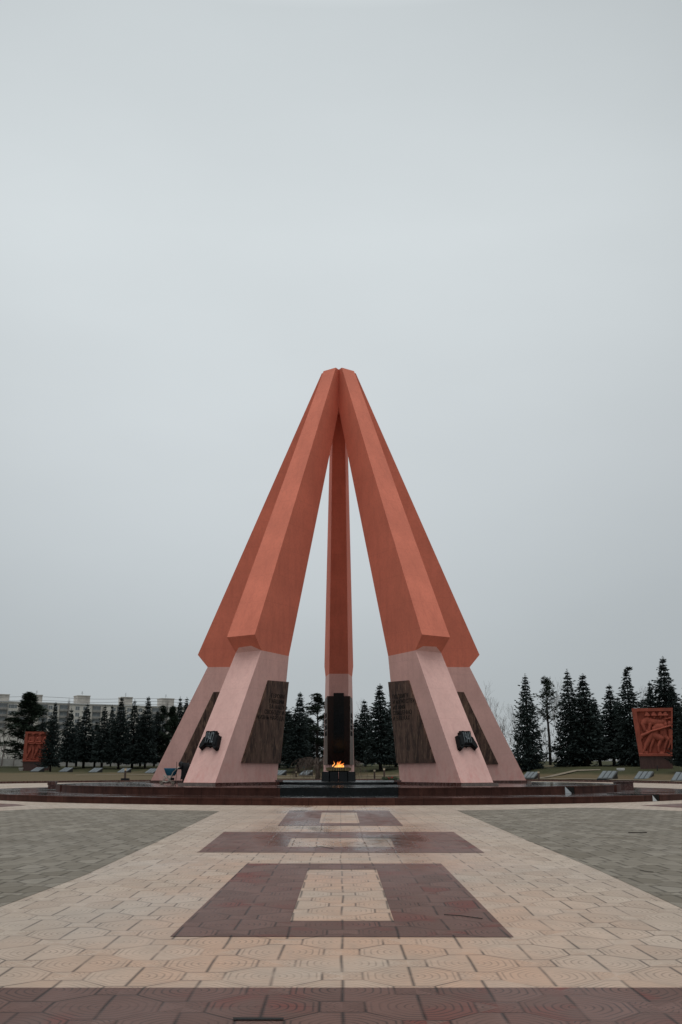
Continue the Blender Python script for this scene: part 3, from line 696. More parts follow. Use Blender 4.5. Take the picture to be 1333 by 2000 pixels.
# ------------------------------------------------------------------ person with a pram
def person():
    # image plane: x along X, heights above the tier; facing left, bent over the handle
    px0 = 358; D = 55.4; k = D/2013.
    def P(px, py, dy=0): a = atD(px, py, D); return (a.x, a.y+dy, a.z)
    root = empty('person', (P(px0, 1531)[0], D-CD, Z2))
    tag(root, 'person in dark clothes stooping behind the blue pram at the left pylon foot', 'person')
    inv = Vector(root.location)
    sk = [('hip', P(364, 1506.5), .20), ('waist', P(364, 1500), .20), ('chest', P(361, 1493), .22), ('neck', P(355.5, 1490.5), .09), ('head0', P(353.2, 1492.6), .115), ('head1', P(351.6, 1495.5), .10),
          ('shL', P(357.5, 1492.5, -.2), .10), ('elL', P(355.5, 1501, -.25), .062), ('wrL', P(350.5, 1501.5, -.2), .045),
          ('shR', P(357.5, 1492.5, .2), .10), ('elR', P(354.5, 1502, .24), .062), ('wrR', P(349, 1500, .2), .045),
          ('hL', P(364, 1508, -.10), .14), ('kL', P(360, 1519.5, -.11), .095), ('aL', P(359, 1529, -.11), .058), ('tL', P(354.5, 1530.4, -.12), .045),
          ('hR', P(364, 1508, .10), .14), ('kR', P(361.5, 1519.5, .11), .095), ('aR', P(362, 1529, .11), .058), ('tR', P(357.5, 1530.3, .12), .045)]
    ix = {s[0]: i for i, s in enumerate(sk)}
    ed = [('hip', 'waist'), ('waist', 'chest'), ('chest', 'neck'), ('neck', 'head0'), ('head0', 'head1'), ('chest', 'shL'), ('shL', 'elL'), ('elL', 'wrL'), ('chest', 'shR'), ('shR', 'elR'), ('elR', 'wrR'),
          ('hip', 'hL'), ('hL', 'kL'), ('kL', 'aL'), ('aL', 'tL'), ('hip', 'hR'), ('hR', 'kR'), ('kR', 'aR'), ('aR', 'tR')]
    vs = [Vector(s[1])-inv for s in sk]; es = [(ix[a], ix[b]) for a, b in ed]; rads = [s[2] for s in sk]
    def fingers(w, d):
        n0 = len(vs)
        for j in range(4):
            o_ = Vector((0, -.03+.02*j, 0)); L_ = (.07, .08, .075, .06)[j]
            vs.append(vs[ix[w]]+o_+d*.07); rads.append(.011); vs.append(vs[-1]+d*L_*.6+Vector((0, 0, -.015))); rads.append(.009); vs.append(vs[-1]+Vector((-.005, 0, -.03))); rads.append(.008)
            b = len(vs)-3; es.extend([(ix[w], b), (b, b+1), (b+1, b+2)])
        vs.append(vs[ix[w]]+Vector((-.03, 0, .035))); rads.append(.011); vs.append(vs[-1]+d*.04); rads.append(.009); b = len(vs)-2; es.extend([(ix[w], b), (b, b+1)])
    dd = Vector((-1, 0, -.1)).normalized(); fingers('wrL', dd); fingers('wrR', dd)
    me = bpy.data.meshes.new('body'); me.from_pydata([tuple(v) for v in vs], es, [])
    ob = bpy.data.objects.new('body', me); C.objects.link(ob)
    sm = ob.modifiers.new('s', 'SKIN'); ss = ob.modifiers.new('u', 'SUBSURF'); ss.levels = 1; ss.render_levels = 1
    for v, r_ in zip(me.skin_vertices[0].data, rads): v.radius = (r_, r_)
    me.skin_vertices[0].data[0].use_root = True
    dg = bpy.context.evaluated_depsgraph_get(); m2 = bpy.data.meshes.new_from_object(ob.evaluated_get(dg)); bpy.data.objects.remove(ob)
    m2.materials.clear(); link('body', m2, M_cloth, root, True)
    # long coat over the hips, and a knitted hat
    m_ = MB(); c = [(vs[ix['chest']]+Vector((0, 0, .08)), .24, .27), (vs[ix['waist']], .26, .27), (vs[ix['hip']]+Vector((0, 0, -.02)), .26, .27), (vs[ix['hip']]+Vector((-.05, 0, -.22)), .22, .27), (vs[ix['hip']]+Vector((-.10, 0, -.42)), .20, .25)]
    n_ = 14
    for p_, a, b in c:
        for q in range(n_): t = 2*math.pi*q/n_; m_.v.append((p_.x+a*math.cos(t), p_.y+b*math.sin(t), p_.z+.02*math.sin(3*t)))
    for i in range(len(c)-1):
        for q in range(n_): m_.f.append([i*n_+q, i*n_+(q+1) % n_, (i+1)*n_+(q+1) % n_, (i+1)*n_+q]); m_.mi.append(0)
    m_.f.append(list(range(n_))); m_.mi.append(0); m_.build('coat', M_cloth, root, True)
    bm = bmesh.new(); bmesh.ops.create_uvsphere(bm, u_segments=14, v_segments=9, radius=.125); me = bpy.data.meshes.new('hood'); bm.to_mesh(me); bm.free()
    h = link('hood', me, simple('knit', (.018, .02, .024), .9), root, True); h.location = vs[ix['head0']]+Vector((.015, 0, .02)); h.scale = (1.05, .95, 1.05)
    # face turned down-left: skin patch with nose, brow
    bm = bmesh.new(); bmesh.ops.create_uvsphere(bm, u_segments=14, v_segments=9, radius=.085)
    for v in bm.verts:
        if v.co.x < -.075: v.co.x -= .02
    me = bpy.data.meshes.new('face'); bm.to_mesh(me); bm.free(); f = link('face', me, M_skin, root, True); f.location = vs[ix['head1']]+Vector((.01, 0, .03)); f.scale = (.9, .85, 1.1)
    return D
person()
def pram():
    D = 55.0
    def P(px, py, dy=0): a = atD(px, py, D); return Vector((a.x, a.y+dy, a.z))
    o0 = Vector((P(328, 1531).x, D-CD, Z2)); root = empty('pram', o0)
    tag(root, 'pram chassis with a blue cloth tub pushed by the stooping person', 'pram')
    def L(px, py, dy=0): return P(px, py, dy)-o0
    m_ = MB()
    rim = [(-1, 321.3, 1500.3), (1, 347.2, 1500)]; n_ = 20
    rings = []
    for (xa, xb, y_, hw) in ((321.3, 347.5, 1500.2, .24), (321.9, 347.0, 1503, .235), (323.5, 345.5, 1508, .21), (325.6, 343.2, 1513, .17), (327.2, 341.5, 1515, .14)):
        r_ = []
        for q in range(n_):
            t = 2*math.pi*q/n_; cx_ = (xa+xb)/2+(xb-xa)/2*max(-1, min(1, 1.18*math.cos(t))); r_.append(L(cx_, y_, hw*max(-1, min(1, 1.2*math.sin(t)))))
        rings.append(r_)
    for r_ in rings: m_.v += [tuple(p) for p in r_]
    for i in range(4):
        for q in range(n_): m_.f.append([i*n_+q, i*n_+(q+1) % n_, (i+1)*n_+(q+1) % n_, (i+1)*n_+q]); m_.mi.append(0)
    m_.f.append([4*n_+q for q in range(n_)]); m_.mi.append(0); m_.f.append([q for q in reversed(range(n_))]); m_.mi.append(0)
    m_.build('tub', M_blue, root, True)
    m_ = MB()
    for dy in (-.2, .2):
        m_.tube([L(351, 1498.5, dy), L(345, 1503, dy), L(340, 1508, dy), L(336.5, 1515.5, dy), L(333, 1520, dy), L(330, 1526, dy), L(325, 1527.5, dy), L(321, 1526, dy), L(318, 1528, dy)], .024, 6)
        m_.tube([L(324, 1514.5, dy), L(328, 1520, dy), L(334, 1525, dy), L(338.5, 1529, dy)], .022, 6)
        m_.tube([L(316.5, 1529, dy), L(322, 1521.5, dy), L(325, 1516, dy)], .02, 6)
        m_.tube([L(321, 1513, dy), L(323, 1518, dy)], .014, 6); m_.tube([L(323, 1516, dy), L(341, 1516, dy)], .014, 6)
    m_.tube([L(351, 1498.5, -.2), L(351, 1498.5, .2)], .018, 6); m_.tube([L(325, 1516, -.2), L(325, 1516, .2)], .014, 6)
    m_.build('frame', M_chrome, root, True)
    for px in (316.6, 339):
        for dy in (-.22, .22):
            w_ = MB(); path = [L(px+3.0*math.cos(2*math.pi*q/16), 1528.4+3.0*math.sin(2*math.pi*q/16), dy) for q in range(17)]
            w_.tube(path, .018, 6, cap=False); wh = w_.build('wheel', M_rubber if dy > 0 else simple('pale_tyre', (.25, .21, .17), .7), root, True)
            h = MB()
            for q in range(3):
                a = math.pi*q/3; h.tube([L(px+2.8*math.cos(a), 1528.4+2.8*math.sin(a), dy), L(px-2.8*math.cos(a), 1528.4-2.8*math.sin(a), dy)], .006, 4)
            h.build('spokes', M_chrome, wh)
    m_ = MB(); m_.box(tuple(L(337.5, 1521.5)), (.16, .2, .13)); m_.build('bag', M_cloth, root); m_ = MB(); m_.prism([(L(319, 0).x, -.15), (L(331, 0).x, -.15), (L(331, 0).x, .15), (L(319, 0).x, .15)], L(0, 1521.5).z-.06, L(0, 1520).z)
    m_.build('basket', M_cloth, root)
    s_ = MB(); a = P(347.6, 1488, -.3); b = P(346.6, 1515, -.3); c = P(345.2, 1530.8, -.3); s_.tube([a, b, c], .014, 6)
    q = s_.build('broom', M_bark, None); tag(q, 'thin upright broom handle beside the blue pram', 'broom')
pram()

# ------------------------------------------------------------------ bollards, wreath, tablets
def bollard(h=1.5, w=.2):
    r_ = empty('bollard_light', (0, 0, 0))
    m_ = MB(); m_.tube([(0, 0, -.1), (0, 0, h*.78)], w*.5, 12); m_.build('post', M_brown, r_)
    m_ = MB(); m_.tube([(0, 0, h*.78), (0, 0, h*.95)], w*.52, 12); m_.build('lens', M_capl, r_)
    m_ = MB(); m_.tube([(0, 0, h*.95), (0, 0, h)], [w*.62, w*.45], 12); m_.build('lamp_cap', M_brown, r_)
    return r_
b0 = None
for px, yt, yb, lab in ((247, 1499.5, 1524, 'bollard light with pale cap on the far kerb left of the monument'), (1054, 1506, 1523.5, 'bollard light standing just right of the right rear pylon foot'),
                        (733.5, 1503, 1519.5, 'shorter bollard light right of the flame seen between the pylons'), (752.5, 1499.5, 1520, 'taller bollard light beside the red wreath between the pylons'),
                        (580.5, 1506.5, 1517.5, 'dark bollard on the lawn left of the flame between two grey tablets')):
    D = {247: 121, 1054: 128.5, 733.5: 146, 752.5: 137, 580.5: 152}[px]
    x, y = XY(px, D); z = atD(px, yb, D).z; H = atD(px, yt, D).z-z
    if b0 is None: b = b0 = bollard(1.5, .24)
    else: b = copy_tree(b0)
    b.location = (x, y, z); b.scale = (1, 1, H/1.5); tag(b, lab, 'bollard', 'bollard lights round the plaza')
# wreath on the platform
x, y = XY(764, 70.5); wr = empty('wreath', (x, y, Z2)); tag(wr, 'green wreath with red flowers lying on the platform right of the flame', 'wreath')
m_ = MB(); rr = random.Random(5)
for i in range(420):
    t = rr.uniform(0, 2*math.pi); q = rr.gauss(0, .09); c_ = Vector(((.36+q)*math.cos(t)*1.15, (.3+q)*math.sin(t), .12+rr.gauss(0, .05)+.05))
    d = Vector((rr.gauss(0, 1), rr.gauss(0, 1), rr.gauss(0, 1))).normalized(); e_ = d.orthogonal().normalized()*.03
    m_.face([c_-e_, c_+d*.1, c_+e_, c_-d*.05])
m_.build('leaves', M_leaf, wr, recalc=False)
for i in range(16):
    t = rr.uniform(0, 2*math.pi); bm = bmesh.new(); bmesh.ops.create_icosphere(bm, subdivisions=1, radius=.055)
    for v in bm.verts: v.co *= rr.uniform(.8, 1.25)
    me = bpy.data.meshes.new('flower'); bm.to_mesh(me); bm.free(); f = link('flower', me, M_red, wr); f.location = (.25*math.cos(t)-.05, .22*math.sin(t)-.1, .2+rr.uniform(-.06, .05))
# leaning memorial tablets, three dark-edged grey slabs each
def tablet():
    r_ = empty('memorial_tablet', (0, 0, 0))
    m_ = MB(); 
    # slab leaning back: front edge low, seen from the plaza; skewed like the photo's obliquely set slabs
    def pt(u, v_, w): return (u+.86*v_, v_*1.0, .06+v_*.72+w)
    for i in range(3):
        u0 = -1.15+i*.53; m2 = MB(); q = [pt(u0, 0, .06), pt(u0+.42, 0, .06), pt(u0+.42, 1, .06), pt(u0, 1, .06)]
        vs = q+[(a, b, c-.06) for a, b, c in q]; m2.poly(vs, [(0, 1, 2, 3), (4, 7, 6, 5), (0, 4, 5, 1), (1, 5, 6, 2), (2, 6, 7, 3), (3, 7, 4, 0)]); m2.build('slab', M_slabg, r_)
    q = [pt(-1.22, -.08, .0), pt(.42, -.08, 0), pt(.46, 1.03, 0), pt(-1.22, 1.03, 0)]; vs = q+[(a, b, c-.10) for a, b, c in q]
    m_.poly(vs, [(0, 1, 2, 3), (4, 7, 6, 5), (0, 4, 5, 1), (1, 5, 6, 2), (2, 6, 7, 3), (3, 7, 4, 0)])
    m_.poly([(-1.25, -.05, -.4), (.42, -.05, -.4), (1.25, .95, -.4), (-.3, .95, -.4), (-1.25, -.05, .0), (.42, -.05, .0), (1.25, .95, .62), (-.3, .95, .62)], [(0, 1, 5, 4), (1, 2, 6, 5), (2, 3, 7, 6), (3, 0, 4, 7)])
    m_.build('backing', M_dark, r_)
    return r_
t0 = tablet(); first = True
TB = [(73, 1507, 196, 'triple grey tablet on the lawn in front of the left relief, leftmost of all'), (129, 1507.5, 196, 'triple grey tablet on the left lawn, first to the right of the left relief'), (187, 1508.5, 192, 'triple grey tablet on the left lawn, midway between left relief and bollard'),
      (243, 1509.3, 190, 'triple grey tablet right behind the left bollard light'), (297, 1510, 188, 'triple grey tablet partly hidden by the left rear pylon foot'),
      (547, 1514, 176, 'triple grey tablet peeking out right of the left front pylon'), (599, 1514, 176, 'triple grey tablet between the dark bollard and the weeping tree'),
      (1039, 1520, 134, 'triple grey tablet beside the bollard at the right rear pylon foot'), (1190, 1521, 122, 'triple grey tablet on the right bank left of the right relief'), (1261, 1522.3, 119, 'triple grey tablet on the bank straight below the right relief'), (1336, 1525.5, 109, 'triple grey tablet cut off by the right edge of the photo')]
for px, yb, D, lab in TB:
    x, y = XY(px, D); z = atD(px, yb, D).z
    t = t0 if first else copy_tree(t0); first = False
    t.location = (x, y, z-.02); s = {109: 1.13, 119: 1.1, 122: 1.1, 134: 1.0}.get(D, 1.0); t.scale = (s, s, s); tag(t, lab, 'memorial tablet', 'grey memorial tablets on the lawn')

# ------------------------------------------------------------------ carved reliefs
def capsule_h(u, v, caps):
    h = 0
    for (x0, y0, x1, y1, r0, r1, amp) in caps:
        dx, dy = x1-x0, y1-y0; L2 = dx*dx+dy*dy
        t = 0 if L2 == 0 else max(0, min(1, ((u-x0)*dx+(v-y0)*dy)/L2))
        d = math.hypot(u-x0-dx*t, v-y0-dy*t); r_ = r0+(r1-r0)*t
        if d < r_: h = max(h, amp*math.sqrt(1-(d/r_)**2)+amp*.35)
    return h
CAPR = []
for x in (.36, .53, .69, .82): CAPR += [(x, .87, x, .87, .062, .062, .9), (x+.01, .815, x+.01, .80, .04, .03, .75), (x-.05, .845, x+.06, .845, .022, .022, 1.05)]
CAPR += [(.25, .69, .36, .76, .07, .07, .8), (.22, .66, .26, .54, .055, .045, .8), (.28, .52, .36, .52, .03, .03, .7), (.40, .72, .60, .70, .08, .07, .75), (.62, .70, .80, .72, .06, .05, .7), (.78, .76, 1.0, .80, .022, .016, .8),
         (.42, .66, .38, .54, .05, .04, .9), (.82, .66, .82, .64, .05, .05, .9), (.92, .68, .92, .66, .05, .05, .9), (.60, .60, .72, .60, .09, .08, .95), (.52, .56, .60, .60, .07, .07, .95),
         (.16, .42, .40, .50, .045, .035, 1.1), (.40, .505, .98, .63, .030, .024, 1.25), (.16, .40, .10, .36, .05, .05, 1.0), (.56, .50, .44, .44, .07, .08, .8),
         (.44, .44, .24, .22, .075, .06, .9), (.24, .22, .16, .10, .055, .04, .9), (.16, .08, .26, .07, .03, .03, .8), (.50, .38, .38, .18, .05, .045, .7), (.38, .18, .34, .08, .04, .035, .7),
         (.52, .42, .70, .36, .085, .075, 1.0), (.70, .36, .60, .20, .06, .05, .95), (.60, .20, .60, .09, .045, .04, .95), (.60, .07, .72, .06, .03, .03, .8),
         (.78, .56, .80, .42, .06, .06, .8), (.80, .40, .88, .34, .06, .05, .85), (.86, .33, .78, .16, .045, .035, .85), (.78, .15, .76, .08, .03, .03, .8), (.93, .52, .94, .38, .05, .045, .85), (.96, .32, .88, .14, .04, .03, .85), (.70, .53, .72, .46, .05, .05, .7)]
CAPL = []
for i in range(4):
    x = .30+i*.27
    CAPL += [(x, .88, x, .87, .05, .045, .9), (x-.05, .90, x+.05, .92, .02, .03, 1.0), (x, .80, x, .72, .075, .09, .8), (x-.08, .78, x-.14, .65, .04, .035, .95), (x-.14, .64, x+.05, .66, .035, .03, 1.0), (x, .62, x, .60, .09, .09, .8), (x-.12, .585, x+.12, .61, .02, .02, 1.15),
             (x-.02, .55, x+.06, .40, .06, .05, .85), (x+.06, .40, x+.04, .12, .045, .035, .9), (x-.04, .54, x-.05, .38, .045, .04, .8), (x-.05, .38, x-.18, .12, .045, .03, .85), (x+.02, .09, x+.10, .08, .025, .025, .8), (x-.18, .10, x-.12, .09, .025, .02, .7), (x-.09, .5, x-.11, .34, .02, .05, .6)]
def relief(name, loc, rz, caps, wb, wt, h, lab):
    r_ = empty(name, loc, rz); tag(r_, lab, 'relief', 'terracotta reliefs on granite plinths')
    m_ = MB(); NX, NY = 84, 104; depth = .34; z0 = 1.45
    for j in range(NY+1):
        v = j/NY
        for i in range(NX+1):
            u = i/NX; w = wb+(wt-wb)*v
            fr_ = .10 if u < .5 else .06
            ins = (u > .11+.03*(1-v)) and (u < .96) and (.05 < v < .93)
            hh = 0
            if ins:
                hh = capsule_h(u, v, caps)*.30
            else:
                hh = .34 if v > .05 else .42
            # the frame widens toward the left jamb
            m_.v.append(((u-.5)*w, -depth-hh, z0+v*h))
    for j in range(NY):
        for i in range(NX): a = j*(NX+1)+i; m_.f.append([a, a+1, a+NX+2, a+NX+1]); m_.mi.append(0)
    pan = m_.build('carved_panel', M_relief, r_, recalc=False, smooth=False)
    m_ = MB(); vs = [(-wb/2, -depth-.34, z0), (wb/2, -depth-.34, z0), (wb/2, .3, z0), (-wb/2, .3, z0), (-wt/2, -depth-.34, z0+h), (wt/2, -depth-.34, z0+h), (wt/2, .3, z0+h), (-wt/2, .3, z0+h)]
    m_.poly(vs, [(0, 3, 2, 1), (4, 5, 6, 7), (1, 2, 6, 5), (2, 3, 7, 6), (3, 0, 4, 7)])
    m_.build('slab_back', M_relief, r_)
    m_ = MB(); m_.box((0, -.1, .5), (wb*.98, .9, 2.0)); m_.build('plinth', M_rbase, r_)
    m_ = MB(); m_.box((-wt/2-.06, -.3, z0+h-.75), (.14, .3, .6)); m_.build('bracket', M_conc, r_)
D = 130; x, y = XY(1285, D); relief('carved_relief', (x, y, atD(1285, 1500, D).z), R(-14), CAPR, 4.0, 5.0, 5.95, 'terracotta relief of charging helmeted soldiers on the right, half behind a spruce')
D = 205; x, y = XY(72, D); relief('carved_relief', (x, y, atD(72, 1502, D).z), R(8), CAPL, 5.2, 5.0, 5.8, 'terracotta relief of a marching row of figures at the far left by the spruces')
# tiny kerb stones / sprinkler posts on the lawn
x, y = XY(1215, 129); m_ = MB(); m_.box((0, 0, .1), (.9, .4, .25)); m_.box((0, 0, -.15), (.7, .3, .3)); o = m_.build('marker_stone', M_white); o.location = (x, y, atD(1215, 1503.5, 129).z); tag(o, 'small white marker stone on the bank left of the right relief', 'marker stone')
x, y = XY(43, 198); m_ = MB(); m_.box((0, 0, .1), (.8, .5, .35)); m_.box((0, 0, -.15), (.6, .4, .3)); o = m_.build('marker_stone', M_conc); o.location = (x, y, atD(43, 1502, 198).z); tag(o, 'small pale stone in the grass left of the left relief', 'marker stone')
x, y = XY(1286.5, 126); m_ = MB(); m_.tube([(0, 0, -.2), (0, 0, .5)], [.09, .05], 8); m_.tube([(0, 0, .46), (0, -.12, .56)], .04, 6); o = m_.build('spotlight', M_dark); o.location = (x, y, atD(1286.5, 1504, 126).z); tag(o, 'small dark spotlight stub in the grass before the right relief', 'spotlight')

# ------------------------------------------------------------------ trees
def needles(m_, p, d, L, rr, droop=.25):
    """a spray: crossed leaf-like quads along direction d"""
    side = Vector((-d.y, d.x, 0))
    if side.length < 1e-3: side = Vector((1, 0, 0))
    side.normalize()
    for k in (-1, 0, 1):
        dv = (d*1.0+side*k*rr.uniform(.6, 1.1)+Vector((0, 0, -droop*rr.uniform(.4, 2.0)))).normalized()*L*rr.uniform(.7, 1.2)
        nrm = (side*(1 if k else .4)+Vector((0, 0, rr.uniform(-.6, .6)))).normalized()*L*.17
        if k == 0: nrm = Vector((0, 0, 1))*L*.14+side*L*.08
        m_.face([p, p+dv*.45+nrm, p+dv, p+dv*.45-nrm])
def spruce_proto(name, seed, H=14., RB=3.0, gap=0., sparse=False, top='norm', skirt=1.2, n_wh=30, droopy=.3):
    rr = random.Random(seed); root = empty(name, (0, 0, 0))
    t_ = MB(); lean = rr.uniform(-.25, .25); t_.tube([(0, 0, -.3), (lean*.3, 0, H*.35), (lean*.7, 0, H*.7), (lean, 0, H*.985)], [.26, .19, .10, .02], 7); t_.build('trunk', M_bark, root, True)
    m_ = MB()
    side_a = rr.uniform(0, 6.28)
    for w in range(n_wh):
        t = (w+rr.uniform(-.3, .3))/n_wh; t = max(0, min(.985, t)); z = skirt+(H-skirt)*(t**.93)
        prof_ = (1-t)**.70*(1-.5*max(0, min(1, (t-.55)/.4)))
        if t < .12: prof_ *= .75+t*2
        L = RB*prof_*rr.uniform(.68, 1.15)+.12
        nb = int(6+5*(1-t)) if not sparse else int(4+3*(1-t))
        a0 = rr.uniform(0, 6.28)
        for b in range(nb):
            a = a0+6.283*b/nb+rr.uniform(-.3, .3); Lb = L*rr.uniform(.45, 1.3)*(1+.22*math.cos(a-side_a-2.5*t)); dr = droopy*(1-t)+.10
            if rr.random() < gap: continue
            nst = max(2, int(Lb/.34)); pv = None; pts = []
            for s in range(nst+1):
                q = s/nst; r_ = Lb*q; zz = z-dr*Lb*math.sin(q*2.3)*.75+(.16*Lb*q*q if t > .3 else .05*Lb*q*q)
                pts.append(Vector((r_*math.cos(a)+lean*t, r_*math.sin(a), zz)))
            m_.tube(pts, [.035*(1-.7*i/nst)*(1+Lb*.2) for i in range(len(pts))], 3, cap=False)
            for i, p in enumerate(pts):
                if i == 0 and Lb > .8: continue
                d = (pts[i]-pts[i-1]).normalized() if i else (pts[1]-pts[0]).normalized()
                sz = (.66 if not sparse else .48)*(1-.35*i/nst)*(1 if Lb > .8 else .6)
                for rep in range(2 if not sparse else 1):
                    needles(m_, p+Vector((rr.uniform(-.06, .06), rr.uniform(-.06, .06), rr.uniform(-.1, .05))), d, sz*rr.uniform(.8, 1.2), rr)
                # hanging twigs
                if t < .85 and rr.random() < .8:
                    hz = Vector((rr.uniform(-.15, .15), rr.uniform(-.15, .15), -1)).normalized()*rr.uniform(.25, .6)*(1-t*.5); e_ = Vector((math.sin(a), -math.cos(a), 0))*.09; e_.rotate(Matrix.Rotation(rr.uniform(0, 3.1), 3, 'Z'))
                    m_.face([p-e_, p+hz*.4+e_*.9, p+hz, p+hz*.4-e_*1.2])
    for k in range(1500):
        t = rr.random()**1.5*.93; rad_ = RB*((1-t)**.7)*(1-.5*max(0, min(1, (t-.55)/.4)))*(.8 if t > .1 else .65)*math.sqrt(rr.random()); a = rr.uniform(0, 6.28)
        p = Vector((rad_*math.cos(a)+lean*t, rad_*math.sin(a), skirt*.8+(H-skirt)*t-.18*rad_)); d = Vector((math.cos(a), math.sin(a), rr.uniform(-.9, .1))).normalized()
        L = rr.uniform(.45, .95)*(1-.45*t); e_ = Vector((rr.gauss(0, 1), rr.gauss(0, 1), rr.gauss(0, 1))).cross(d).normalized()*L*.2
        m_.face([p, p+d*L*.5+e_, p+d*L, p+d*L*.5-e_])
    if top == 'bent':
        for k in range(60):
            q = k/60; p = Vector((.9*q+rr.gauss(0, .12), rr.gauss(0, .12), H*.93+.5*math.sin(q*3)+q*.9+rr.gauss(0, .08))); needles(m_, p, Vector((rr.gauss(0, 1), rr.gauss(0, 1), .5)).normalized(), .5, rr, .1)
    for k in range(14):
        p = Vector((lean, 0, H*(1-.006*k))); needles(m_, p, Vector((rr.gauss(0, 1), rr.gauss(0, 1), .6)).normalized(), .22+.012*k, rr, 0)
    m_.build('crown', M_spruce, root, recalc=False)
    return root
def pine_proto(name, seed, H=13., RB=3., base=.25, dens=1., blobs=34):
    rr = random.Random(seed); root = empty(name, (0, 0, 0))
    t_ = MB(); t_.tube([(0, 0, -.3), (.15, 0, H*.3), (-.1, .1, H*.6), (.1, 0, H*.94)], [.26, .22, .14, .03], 7)
    m_ = MB(); tips = []
    for k in range(blobs):
        t = base+(1-base)*((k+rr.random())/blobs); a = rr.uniform(0, 6.28); env = math.sin(math.pi*min(1, max(.04, (t-base)/(1-base)*.80+.26)))**.7
        L = RB*env*rr.uniform(.5, 1.08); z = H*t
        p0 = Vector((0, 0, z-.3*L)); p1 = Vector((math.cos(a)*L, math.sin(a)*L, z+rr.uniform(-.1, .25)*L)); pm_ = (p0+p1)/2+Vector((0, 0, .12*L))
        t_.tube([p0, pm_, p1], [.07, .05, .02], 4, cap=False)
        for q in (.45, .72, 1.0):
            c_ = p0.lerp(p1, q)+Vector((rr.uniform(-.3, .3), rr.uniform(-.3, .3), rr.uniform(-.1, .35))); tips.append((c_, rr.uniform(.5, .85)))
    tips.append((Vector((.1, 0, H*.96)), .5))
    for c_, s in tips:
        for k in range(int(34*dens)):
            d = Vector((rr.gauss(0, 1), rr.gauss(0, 1), rr.gauss(.35, .8))).normalized(); p = c_+Vector((d.x*s*rr.uniform(.2, 1), d.y*s*rr.uniform(.2, 1), d.z*s*.6*rr.uniform(.2, 1)))
            needles(m_, p, d, rr.uniform(.28, .45), rr, -.1)
    t_.build('trunk', M_bark, root, True); m_.build('crown', M_pine, root, recalc=False)
    return root
def bare_proto(name, seed, H=12., spread=.55, mat=None, levels=5, trunkf=.28, upright=False, twigr=.022):
    rr = random.Random(seed); root = empty(name, (0, 0, 0)); t_ = MB(); m_ = MB()
    def grow(p, d, L, r_, lv):
        n_ = 3; pts = [p]; dd = d.copy()
        for i in range(n_):
            dd = (dd+Vector((rr.gauss(0, .08), rr.gauss(0, .08), rr.gauss(.07, .07)))).normalized(); pts.append(pts[-1]+dd*L/n_)
        tgt = t_ if lv == 0 else m_
        tgt.tube(pts, [r_*(1-.35*i/n_) for i in range(n_+1)], 5 if lv < 2 else 3, cap=False)
        if lv >= levels: return
        k = 3
        for b in range(k+(1 if lv == 0 else 0)):
            a = rr.uniform(0, 6.28); sp_ = spread*rr.uniform(.6, 1.3); ax = dd.orthogonal().normalized(); ax.rotate(Matrix.Rotation(a, 3, dd)); nd = (dd*math.cos(sp_)+ax*math.sin(sp_)+Vector((0, 0, .22))).normalized()
            if upright: nd = (nd+Vector((0, 0, .9))).normalized()
            q = pts[-1] if b < 2 else pts[rr.choice((1, 2, 3)) if lv else rr.choice((2, 3))]
            grow(q, nd, L*rr.uniform(.6, .82), max(.006, r_*.50), lv+1)
    grow(Vector((0, 0, -.2)), Vector((0, 0, 1)), H*trunkf, H*.011, 0)
    zm = max(v[2] for v in m_.v); k = H/zm
    m_.v = [(x*k, y*k, z*k) for x, y, z in m_.v]; t_.v = [(x*k, y*k, z*k) for x, y, z in t_.v]
    t_.build('trunk', mat or M_twig, root, recalc=False); m_.build('crown', mat or M_twig, root, recalc=False)
    return root
PR = {}
PR['s1'] = spruce_proto('spruce_tree', 11, 14, 3.0, skirt=1.9, n_wh=34)
PR['s2'] = spruce_proto('spruce_tree', 12, 14, 2.7, gap=.08, skirt=2.5, n_wh=30, droopy=.42)
PR['s3'] = spruce_proto('spruce_tree', 13, 14, 2.5, gap=.22, sparse=False, skirt=2.5, n_wh=26)
PR['dr'] = spruce_proto('spruce_tree', 14, 14, 3.1, gap=.12, sparse=False, skirt=.9, n_wh=28, droopy=.75)
PR['bt'] = spruce_proto('spruce_tree', 15, 14, 3.2, gap=.05, top='bent', skirt=1.0, n_wh=32, droopy=.5)
PR['p1'] = pine_proto('pine_tree', 21, 13, 3.3, .14, 1.5, 64)
PR['p2'] = pine_proto('pine_tree', 22, 13, 3.0, .5, .62, 22)
PR['p3'] = pine_proto('pine_tree', 23, 13, 3.0, .30, 1.2, 30)
used = set(); WK = 1.4
PH = {'s1': 14, 's2': 14, 's3': 14, 'dr': 14, 'bt': 14, 'p1': 13, 'p2': 13, 'p3': 13}; PW = {'s1': 3.0, 's2': 2.7, 's3': 2.5, 'dr': 3.1, 'bt': 3.2, 'p1': 3.3, 'p2': 3.0, 'p3': 3.0}
def plant(kind, px, ytop, D, hw, lab, rz=None, zb=None, cat=None):
    o = PR[kind] if kind not in used else copy_tree(PR[kind]); used.add(kind)
    x, y = XY(px, D); z = tz(px, D) if zb is None else zb; top = atD(px, ytop, D)
    H = top.z-z; o.location = (top.x, y, z); w = hw*WK*D/2013.
    o.scale = (w/PW[kind], w/PW[kind], H/PH[kind]); o.rotation_euler = (random.gauss(0, .018), random.gauss(0, .018), random.uniform(0, 6.28) if rz is None else rz)
    if kind[0] == 'p': tag(o, lab, cat or 'pine', 'pines behind the lawn')
    else: tag(o, lab, cat or 'spruce', 'spruces behind the lawn')
    return o
random.seed(21)
